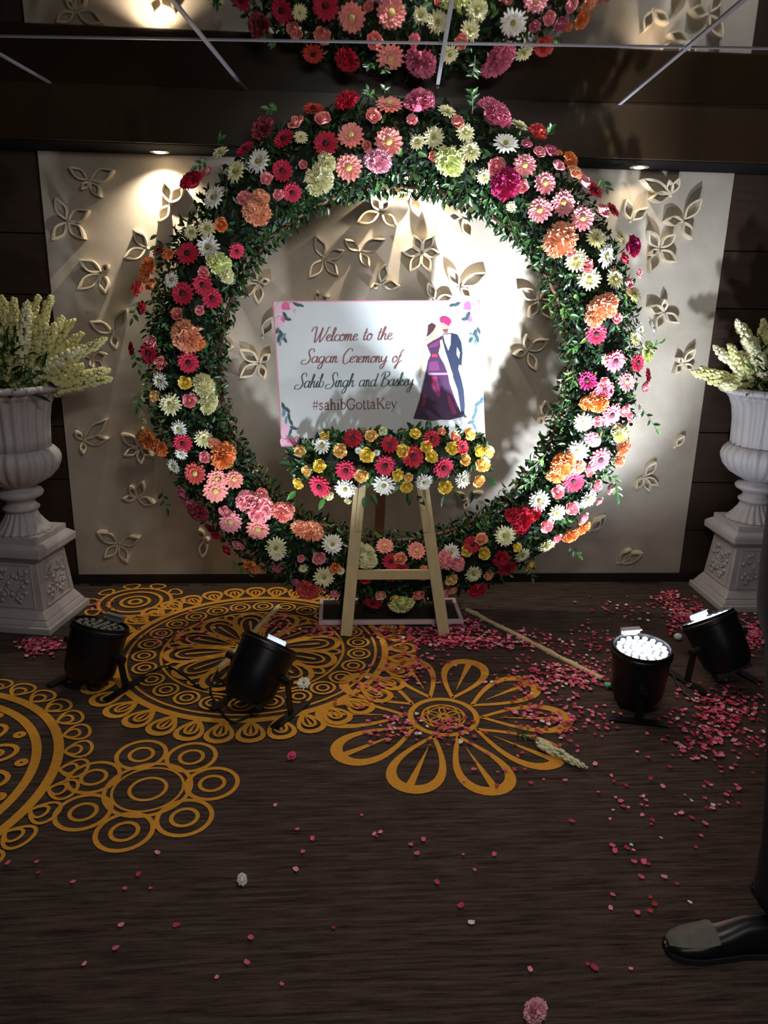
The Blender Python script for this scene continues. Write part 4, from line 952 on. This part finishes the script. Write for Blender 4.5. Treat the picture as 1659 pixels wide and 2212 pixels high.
# ------------------------------------------------------------------ stage spotlights on the carpet
blackm = mat('black_lamp_metal', '17171c', rough=0.38, metal=0.4); blackp = mat('black_plastic', '0e0e12', rough=0.5)
greyclip = mat('grey_clip', '8a8f96', rough=0.4, metal=0.5)
lit = mat('led_lit', 'ffffff', emit=14, ecol='eaf2ff'); lit2 = mat('led_lit_dim', 'ffffff', emit=12, ecol='eaf2ff'); unlit = mat('led_off', '6f746a', rough=0.3)
def par(lens_c, n, up, label, m_led, side, tail=None, knob=True):
    """lens_c: centre of the lens, n: beam axis, up: where the clip sits"""
    n = Vector(n).normalized(); C = Vector(lens_c); foot = Vector((C.x-n.x*0.17, C.y-n.y*0.17, 0.0))
    t = thing('stage_spotlight', label, 'stage light', foot)
    y = Vector(up)-n*Vector(up).dot(n); y.normalize(); x = y.cross(n)
    M = Matrix((x, y, n)).transposed().to_4x4(); M.translation = C
    base = foot
    def part(nm, mb, mt, sm=False, par_=None):
        o = obj(nm, mb, mt, par_ or t, smooth=sm)
        if sm:
            md = o.modifiers.new('edge', 'EDGE_SPLIT'); md.split_angle = math.radians(35)
        return o
    mb = MB(); mb.lathe([(0.060, -0.225), (0.085, -0.215), (0.100, -0.185), (0.108, -0.10), (0.112, 0.0), (0.112, 0.012), (0.106, 0.012), (0.104, -0.004), (0.0, -0.004)], 40, M); body = part('housing', mb, blackm, True)
    mb = MB(); mb.lathe([(0.113, -0.024), (0.117, -0.020), (0.117, -0.004), (0.113, 0.0)], 40, M, cap=False); part('front_ring', mb, blackm, True, body)
    mb = MB()
    for k in range(9): mb.box((0, 0, 0), (0.15, 0.006, 0.02), M @ Matrix.Translation((0, -0.032+0.008*k, -0.228)))
    part('cooling_fins', mb, blackm, False, body)
    # LED lenses as one round array of separate lens caps
    led = []
    for rr, cnt in ((0.0, 1), (0.030, 6), (0.058, 12), (0.086, 17)):
        for k in range(cnt): led.append((rr*math.cos(2*PI*k/cnt+rr*20), rr*math.sin(2*PI*k/cnt+rr*20)))
    for (a, b) in led:
        mb = MB(); mb.ball((a, b, 0.002), 0.0112, 8, 4, M, sc=(1, 1, 0.5)); part('led_lens', mb, m_led, True)
    mb = MB(); mb.box((0, 0.108, 0.020), (0.080, 0.014, 0.028), M); mb.box((0, 0.100, 0.034), (0.080, 0.030, 0.004), M); part('frame_clip', mb, greyclip)
    # yoke: U bracket round the housing, feet on the floor
    ax = Vector(side).normalized(); ax = (ax-n*ax.dot(n)).normalized(); piv = C-n*0.10
    fdir = ax.cross(Vector((0, 0, 1))).normalized()
    for s_ in (-1, 1):
        p = piv+ax*s_*0.128; f0 = Vector((p.x+ax.x*0.02*s_, p.y, 0.006))
        mb = MB(); mb.bar(p+n*0.01, Vector((f0.x, f0.y, 0.012)), 0.03, 0.005, up=ax); part('bracket_arm', mb, blackm)
        mb = MB(); mb.bar(Vector((f0.x, f0.y, 0.008))-fdir*0.11, Vector((f0.x, f0.y, 0.008))+fdir*0.11, 0.035, 0.006, up=(0, 0, 1)); part('bracket_foot', mb, blackm)
        mb = MB(); mb.tube([p-ax*s_*0.018, p+ax*s_*0.026], 0.016, 10); kn = part('knob', mb, blackp)
    return t
par((-0.945, 2.93, 0.245), (0.24, 0.25, 0.94), (0.3, 1, 0), 'black round stage spotlight, switched off, in front of the left pedestal', unlit, (1, -0.5, 0))
par((-0.245, 2.74, 0.25), (0.42, 0.46, 0.80), (0.3, 1, 0), 'lit black stage spotlight tilted to the right, left of the easel feet', lit2, (1, -0.5, 0))
par((1.204, 2.66, 0.255), (-0.02, -0.05, 1.0), (-0.1, 1, 0), 'lit black stage spotlight pointing straight up with its bright lens in full view', lit, (0.25, 1, 0))
par((1.60, 2.93, 0.255), (-0.34, 0.48, 0.82), (-0.1, 1, 0.2), 'lit black stage spotlight tilted left, nearest the right pedestal', lit2, (1, 0.25, 0))
# their beams
def beam(c, n, e, size, aim_off=(0, 0, 0), col=COOL, r=0.03):
    c = Vector(c); n = Vector(n).normalized(); p = c+n*0.06
    lamp('spot_beam', 'SPOT', p, e, col, aim=p+n+Vector(aim_off), spot_size=math.radians(size), spot_blend=0.6, shadow_soft_size=r)
beam((-0.245, 2.74, 0.25), (0.05, 0.85, 1.15), 40, 86)
beam((1.60, 2.93, 0.255), (-0.75, 1.07, 1.52), 130, 95)
beam((1.204, 2.66, 0.255), (-0.52, 1.34, 1.80), 560, 52, r=0.03)
beam((1.204, 2.66, 0.255), (0.10, 0.6, 1.0), 42, 125)

# cables
cabm = mat('black_cable', '0b0b0d', rough=0.5)
def cable(pts, label, r=0.005):
    P = [on_z(x, y, 0.006) for x, y in pts]; q = [(p.x, p.y) for p in P]; q = smooth_line(q, 6)
    mb = MB(); mb.tube([(a, b, r+0.0025) for a, b in q], r, 6); tag(obj('cable', mb, cabm, smooth=True, origin=(q[0][0], q[0][1], 0)), label, 'cable')
cable([(500, 1500), (480, 1475), (440, 1490), (400, 1462), (360, 1440), (330, 1450), (290, 1470)], 'thin black cable on the carpet between the two left spotlights')
cable([(545, 1545), (500, 1560), (470, 1525), (455, 1490), (470, 1450)], 'short black cable looped beside the tilted left spotlight')
cable([(1452, 1455), (1480, 1500), (1540, 1520), (1600, 1490)], 'short black cable on the carpet between the two right spotlights')
# white bulb-like ball by the right spotlight
p = on_z(1466, 1366, 0.04)
mb = MB(); mb.ball((p.x, p.y, 0.018), 0.017, 12, 8, sc=(1.2, 1, 1)); tag(obj('ball', mb, mat('shiny_white', 'e8eef2', rough=0.2, emit=0.0), smooth=True, origin=(p.x, p.y, 0)), 'small shiny white ball on the carpet left of the right spotlight', 'ball')

# pale cloth-taped sticks on the floor
stickm = mat('pale_tape', 'c6b78c', rough=0.8, noise=0.3, nscale=25, bump=0.4)
def stick(a, b, label, w_=0.034, jag=0.006):
    A, B = on_z(*a, 0.008), on_z(*b, 0.008); d = (B-A); n = 26; s = Vector((-d.y, d.x, 0)).normalized(); vs = []; fs = []
    rs = random.Random(int(a[0]))
    for i in range(n+1):
        c_ = A.lerp(B, i/n)+s*rs.uniform(-.4, .4)*jag; hw = w_/2*rs.uniform(.75, 1.15)*(0.7 if i in (0, n) else 1)
        for (o_, z) in ((-hw, 0.002), (-hw*0.5, 0.013), (hw*0.5, 0.014+rs.uniform(-.003, .003)), (hw, 0.002)): q = c_+s*o_; vs.append((q.x, q.y, z))
    for i in range(n):
        for k in range(4): fs.append((i*4+k, i*4+(k+1) % 4, (i+1)*4+(k+1) % 4, (i+1)*4+k))
    fs += [(0, 1, 2, 3), (n*4+3, n*4+2, n*4+1, n*4)]
    mb = MB(); mb.add(vs, fs); return tag(obj('flat_stick', mb, stickm, smooth=True, origin=(A.x, A.y, 0)), label, 'stick')
stick((1008, 1315), (1302, 1466), 'long pale flat stick lying on the carpet from the ring base towards the bright spotlight')
stick((602, 1308), (470, 1445), 'pale flat stick lying on the carpet behind the tilted left spotlight')
# small green and yellow scrap
p = on_z(1322, 1483, 0.01); t = thing('paper_scrap', 'small green and yellow scrap near the end of the long pale stick', 'scrap', (p.x, p.y, 0))
mb = MB(); mb.box((p.x-0.014, p.y+0.008, 0.011), (0.028, 0.032, 0.018)); obj('green_half', mb, mat('scrap_green', '4fb08c', rough=0.6), t, bevel=0.004)
mb = MB(); mb.box((p.x+0.014, p.y-0.008, 0.012), (0.030, 0.034, 0.020)); obj('yellow_half', mb, mat('scrap_yellow', 'd8b52e', rough=0.6), t, bevel=0.004)

# fallen flower spike
a, b = on_z(1098, 1573, 0.012), on_z(1268, 1660, 0.02)
t = thing('fallen_flower_spike', 'single cream flower spike lying on the daisy medallion of the carpet', 'flower', (a.x, a.y, 0)); d = b-a
add_obj('flower_spike', SPK[1][0], t, M=Matrix.Translation((0, 0, 0.014)) @ facing(d, 0.4) @ Matrix.Diagonal((0.26, 0.26, d.length, 1)))
# fallen blossoms
def blossom(x, y, kind, col, r, label, ht=0.014):
    p = on_z(x, y, 0.01); t = thing('fallen_blossom', label, 'flower', (p.x, p.y, 0)); flower(kind, col, t, Vector((p.x, p.y, ht)), Vector((rnd(-.3, .3), -0.6, 1)), r)
blossom(656, 1480, 'D', 'wh', 0.030, 'white blossom on the carpet right of the tilted left spotlight', 0.02)
blossom(523, 1903, 'C', 'wh', 0.018, 'small white blossom alone on the dark carpet in the foreground')
blossom(1156, 2192, 'C', 'lp', 0.030, 'pale pink blossom at the bottom edge of the carpet', 0.02)
blossom(630, 1635, 'C', 'hp', 0.016, 'crumpled hot pink blossom below the large medallion')

# ------------------------------------------------------------------ rose petals
pms = [mat('rose_petal_crimson', 'b02a48', rough=0.6), mat('rose_petal_pink', 'd4587c', rough=0.6), mat('rose_petal_light', 'e58aa0', rough=0.6), mat('rose_petal_white', 'd8d6c8', rough=0.6), mat('rose_petal_red', 'a3222f', rough=0.6)]
def petal_mesh_data(rs):
    vs = []; W, L = 1.0, 1.15; curl = rs.uniform(0.15, 0.5); tw = rs.uniform(-.2, .2)
    for i in range(4):
        t = i/3; wd = W*(0.35+0.65*math.sin(PI*(0.15+0.75*t)))*0.5
        for j in range(4):
            u = (j/3-0.5)*2; vs.append((u*wd, (t-0.5)*L, 0.06+curl*(u*u)*0.35+curl*(t-0.5)**2+tw*u*(t-.5)))
    return vs, [(i*4+j, i*4+j+1, (i+1)*4+j+1, (i+1)*4+j) for i in range(3) for j in range(3)]
rs = random.Random(21)
PM = []
for k in range(5):
    for v in range(2):
        vs, fs = petal_mesh_data(rs); mb = MB(); mb.add(vs, fs); PM.append(mb.mesh('rose_petal', pms[k], True))
PD = [petal_mesh_data(rs) for _ in range(5)]
CL = [  # cx, cy, sx, sy (pixels of the picture), count, zone
    (960, 1385, 130, 14, 150, 0), (1000, 1350, 50, 16, 70, 0), (700, 1362, 50, 14, 40, 0), (860, 1365, 90, 12, 60, 0), (1080, 1385, 110, 20, 120, 0), (1180, 1460, 80, 30, 90, 0), (1260, 1465, 60, 25, 70, 0), (900, 1440, 70, 30, 50, 0),
    (1230, 1550, 70, 40, 60, 0), (1150, 1530, 50, 50, 40, 0), (970, 1570, 70, 25, 40, 0), (850, 1575, 60, 30, 30, 0), (1480, 1330, 40, 32, 170, 1), (1440, 1290, 22, 14, 60, 1), (1625, 1370, 20, 32, 110, 1), (1560, 1530, 90, 45, 160, 1), (1540, 1600, 90, 50, 90, 1),
    (1300, 1400, 90, 40, 60, 0), (1350, 1320, 80, 22, 25, 1), (90, 1395, 40, 16, 130, 2), (200, 1310, 40, 18, 20, 2), (450, 1360, 60, 30, 24, 2), (600, 1350, 30, 25, 26, 2), (340, 1380, 40, 20, 10, 2), (800, 1480, 60, 40, 26, 0),
    (1330, 1720, 120, 80, 40, 3), (1560, 1720, 80, 60, 34, 3), (1100, 1650, 100, 60, 22, 3), (640, 1800, 150, 90, 10, 4), (950, 1850, 200, 110, 16, 4), (1400, 1900, 120, 110, 26, 3), (300, 1950, 150, 120, 10, 4), (500, 2080, 250, 70, 10, 4), (1300, 2080, 120, 60, 6, 4), (60, 1850, 60, 80, 4, 4), (850, 1270, 60, 20, 0, 0)]
LM = [((-0.15, 3.30), 'left of the easel feet'), ((0.28, 3.32), 'between the easel feet'), ((0.70, 3.35), 'at the right foot of the easel'), ((0.95, 3.15), 'along the long pale stick'),
      ((0.43, 2.95), 'above the daisy medallion'), ((0.30, 2.55), 'on the left half of the daisy medallion'), ((0.62, 2.62), 'on the right half of the daisy medallion'), ((0.95, 2.60), 'right of the daisy medallion'),
      ((-0.36, 3.25), 'on the large medallion'), ((-1.15, 3.15), 'between the left pedestal and the unlit spotlight'), ((-1.0, 3.75), 'right of the left pedestal'), ((-0.2, 2.35), 'below the tilted left spotlight'),
      ((1.15, 2.95), 'behind the bright upright spotlight'), ((1.2, 2.4), 'in front of the bright upright spotlight'), ((1.45, 3.6), 'in the heap left of the right pedestal'), ((1.85, 3.35), 'in front of the right pedestal'),
      ((1.55, 2.70), 'around the right tilted spotlight'), ((1.6, 2.35), 'at the right edge in front of the tilted spotlight'), ((1.15, 1.95), 'on dark carpet right of the fallen spike'), ((0.6, 1.95), 'on dark carpet below the daisy medallion'),
      ((0.75, 1.65), 'near the toe of the shoe'), ((0.25, 1.6), 'in the middle of the bare foreground carpet'), ((-0.3, 1.7), 'on bare carpet left of the lone white blossom'), ((-0.1, 2.0), 'on bare carpet right of the lobed flower motif'),
      ((-0.7, 1.8), 'below the lobed flower motif'), ((0.2, 1.3), 'at the bottom edge of the picture'), ((-0.45, 1.35), 'in the bottom left corner'), ((0.7, 1.3), 'in the bottom right corner')]
PCN = ['crimson', 'pink', 'light pink', 'off-white', 'dark red']
allp = []
for (cx, cy, sx, sy, cnt, zone) in CL:
    for _ in range(int(cnt*(1.6 if zone < 3 else 0.75))):
        x, y = rs.gauss(cx, sx*0.6), rs.gauss(cy, sy*0.6)
        if y < 1278: continue
        p = on_z(x, y, 0.004); size = rs.uniform(0.010, 0.019)*(0.9 if zone in (3, 4) else 1)
        if p.y > 3.95 or p.y < 1.1 or p.x > 2.5: continue
        if abs(p.x-LX) < 0.25 and abs(p.y-LY) < 0.25: continue
        if abs(p.x-RX) < 0.215 and abs(p.y-RY) < 0.215: continue
        if -0.08 < p.x < 0.65 and 3.42 < p.y < 3.72: continue
        allp.append((p, size, zone))
allp.sort(key=lambda t: -t[1]/t[0].length)
mb = MB()
for i, (p, size, zone) in enumerate(allp):
    k = rs.choices(range(5), (4, 5, 3, 0.9, 2))[0]
    R3 = Matrix.Rotation(rs.uniform(0, 6.28), 4, 'Z') @ Matrix.Rotation(rs.uniform(-.25, .25), 4, 'X')
    M = Matrix.Translation((p.x, p.y, 0.0055+size*0.12)) @ R3 @ Matrix.Diagonal((size, size, size, 1))
    if i < 300:
        o = add_obj('rose_petal', PM[k*2+rs.randrange(2)], None, M=M); ph = min(LM, key=lambda t: (t[0][0]-p.x)**2+(t[0][1]-p.y)**2)[1]; tag(o, PCN[k]+' rose petal '+ph, 'petal', PCN[k]+' petals '+ph)
    else:
        mb.cur = k; vs, fs = PD[rs.randrange(5)]; mb.add(vs, fs, M)
o = obj('scattered_petals', mb, pms, smooth=True); tag(o, 'mass of small crimson and pink petals strewn over the carpet by the ring', 'petals', kind='stuff')

# ------------------------------------------------------------------ person at the right edge
clothm = mat('dark_navy_cloth', '12131d', rough=0.85, noise=0.15, nscale=12); skinm = mat('skin', 'a8765a', rough=0.55, sss=0.1)
hairm = mat('black_hair', '0d0b0a', rough=0.5); shoem = mat('dark_shoe_leather', '15151a', rough=0.3); toem = mat('grey_shoe_sheen', '55544e', rough=0.6, noise=0.4, nscale=40)  # toem: grey colour stands in for light catching the shoe top
person = thing('person', 'person in dark trousers and dark shoes standing at the right edge, facing left', 'person', (1.10, 1.56, 0))
def skin_obj(name, verts, edges, radii, material, parent, root=0, sub=2):
    me = bpy.data.meshes.new(name); me.from_pydata([tuple(Vector(v)-person.location) for v in verts], edges, [])
    me.materials.append(material); o = add_obj(name, me, parent)
    sk = o.modifiers.new('skin', 'SKIN'); sk.use_smooth_shade = True
    for i, r in enumerate(radii):
        sv = me.skin_vertices[0].data[i]; sv.radius = (r, r) if not isinstance(r, tuple) else r; sv.use_root = (i == root)
    ss = o.modifiers.new('sub', 'SUBSURF'); ss.levels = sub; ss.render_levels = sub
    return o
V = [(1.07, 1.58, 0.95), (1.08, 1.58, 1.12), (1.10, 1.58, 1.28), (1.10, 1.58, 1.40), (1.095, 1.58, 1.49),     # pelvis .. neck
     (1.065, 1.50, 0.90), (1.085, 1.50, 0.70), (1.105, 1.50, 0.48), (1.125, 1.50, 0.28), (1.13, 1.50, 0.10),     # near leg
     (1.12, 1.67, 0.90), (1.20, 1.67, 0.70), (1.28, 1.67, 0.48), (1.36, 1.67, 0.28), (1.40, 1.67, 0.10),         # far leg, a step behind
     (1.11, 1.42, 1.40), (1.13, 1.38, 1.36), (1.17, 1.36, 1.12), (1.15, 1.36, 0.90),
     (1.11, 1.74, 1.40), (1.13, 1.78, 1.36), (1.18, 1.79, 1.12), (1.17, 1.78, 0.90)]
E = [(0, 1), (1, 2), (2, 3), (3, 4), (0, 5), (5, 6), (6, 7), (7, 8), (8, 9), (0, 10), (10, 11), (11, 12), (12, 13), (13, 14), (3, 15), (15, 16), (16, 17), (17, 18), (3, 19), (19, 20), (20, 21), (21, 22)]
Rr = [(0.11, 0.13), (0.10, 0.12), (0.115, 0.14), (0.09, 0.12), 0.055, 0.105, 0.095, 0.078, 0.078, 0.082, 0.105, 0.095, 0.078, 0.075, 0.075, 0.06, 0.058, 0.048, 0.036, 0.06, 0.058, 0.048, 0.036]
skin_obj('clothed_body', V, E, Rr, clothm, person)
HV = [(1.09, 1.58, 1.47), (1.085, 1.58, 1.54), (1.08, 1.58, 1.60), (1.07, 1.58, 1.66), (1.08, 1.58, 1.715)]
head = skin_obj('head', HV, [(0, 1), (1, 2), (2, 3), (3, 4)], [0.055, 0.056, 0.078, 0.085, 0.07], skinm, person)
mb = MB(); mb.ball((1.105, 1.58, 1.70), 0.098, 14, 9, sc=(1.0, 0.92, 0.85)); obj('hair', mb, hairm, person, smooth=True)
mb = MB(); mb.ball((0.985, 1.58, 1.63), 0.016, 8, 6, sc=(1.3, 0.9, 1.4)); obj('nose', mb, skinm, person, smooth=True)
for s_ in (-1, 1):
    mb = MB(); mb.ball((1.000, 1.58+0.032*s_, 1.655), 0.011, 10, 6); obj('eye', mb, hairm, person, smooth=True)
    mb = MB(); mb.ball((1.09, 1.58+0.083*s_, 1.64), 0.028, 8, 6, sc=(0.7, 0.35, 1.1)); obj('ear', mb, skinm, person, smooth=True)
mb = MB(); mb.ball((1.000, 1.58, 1.592), 0.02, 8, 5, sc=(0.5, 1.2, 0.35)); obj('mouth', mb, mat('lips', '7a4038', rough=0.5), person, smooth=True)
for (w0, s_) in ((Vector((1.15, 1.36, 0.90)), -1), (Vector((1.17, 1.78, 0.90)), 1)):
    V = [w0+Vector((0, 0, 0.02)), w0+Vector((-0.005, 0, -0.05)), w0+Vector((-0.01, 0, -0.09))]; E = [(0, 1), (1, 2)]; Rr = [0.024, (0.032, 0.018), (0.034, 0.015)]
    for k in range(4):
        b0 = w0+Vector((-0.028+0.019*k*1.0-0.008, 0, -0.10)); L = (0.055, 0.068, 0.072, 0.062)[k]
        i = len(V); V += [b0, b0+Vector((-0.008, -s_*0.006, -L*0.5)), b0+Vector((-0.014, -s_*0.018, -L*0.95))]; E += [(2, i), (i, i+1), (i+1, i+2)]; Rr += [0.0095, 0.0085, 0.007]
    i = len(V); V += [w0+Vector((-0.04, -s_*0.012, -0.06)), w0+Vector((-0.056, -s_*0.02, -0.105))]; E += [(1, i), (i, i+1)]; Rr += [0.011, 0.008]
    skin_obj('hand', V, E, Rr, skinm, person)
def shoe(toe, heel, parent):
    toe, heel = Vector(toe), Vector(heel); d = (toe-heel); L = d.length; d.normalize(); s = Vector((-d.y, d.x, 0))
    prof = [(-0.02, 0.028, 0.060), (0.0, 0.036, 0.085), (0.15, 0.038, 0.10), (0.35, 0.036, 0.095), (0.55, 0.042, 0.070), (0.75, 0.048, 0.052), (0.9, 0.040, 0.044), (0.98, 0.024, 0.034), (1.0, 0.008, 0.02)]
    vs = []; fs = []; K = 9
    for (t, hw, h) in prof:
        for k in range(K):
            a = PI*k/(K-1); q = heel+d*(t*L)+s*(hw*math.cos(a)); vs.append((q.x, q.y, 0.014+max(0.0, math.sin(a))**0.7*(h-0.014)))
    for i in range(len(prof)-1):
        for k in range(K-1): fs.append((i*K+k, i*K+k+1, (i+1)*K+k+1, (i+1)*K+k))
        fs.append((i*K+K-1, i*K, (i+1)*K, (i+1)*K+K-1))
    fs += [tuple(range(K)), tuple(reversed(range((len(prof)-1)*K, len(prof)*K)))]
    mb = MB(); mb.add(vs, fs); sh = obj('shoe', mb, shoem, parent, smooth=True)
    mb = MB(); n = len(prof); P = [heel+d*(t*L)+s*(hw+0.004) for (t, hw, h) in prof]+[heel+d*(t*L)-s*(hw+0.004) for (t, hw, h) in reversed(prof)]
    slab(mb, P, 0.001, 0.016); obj('sole', mb, mat('shoe_sole', '1a1a1c', rough=0.7), sh)
    vs = []; fs = []; tr = [(0.60, 0.050, 0.068), (0.72, 0.050, 0.0565), (0.84, 0.044, 0.050), (0.93, 0.033, 0.044), (0.985, 0.018, 0.034)]
    for (t, hw, h) in tr:
        for k in range(5):
            a = PI*(0.2+0.6*k/4); q = heel+d*(t*L)+s*(hw*math.cos(a)); vs.append((q.x, q.y, 0.016+math.sin(a)**0.7*(h-0.013)))
    fs = [(i*5+k, i*5+k+1, (i+1)*5+k+1, (i+1)*5+k) for i in range(len(tr)-1) for k in range(4)]
    mb = MB(); mb.add(vs, fs); o = obj('toe_sheen', mb, toem, sh, smooth=True); o['label'] = 'grey sheen painted over the shoe toe'  # overlay patch, paints the sheen of light on the toe
shoe((0.835, 1.50, 0), (1.14, 1.50, 0), person); shoe((1.16, 1.67, 0), (1.46, 1.67, 0), person)
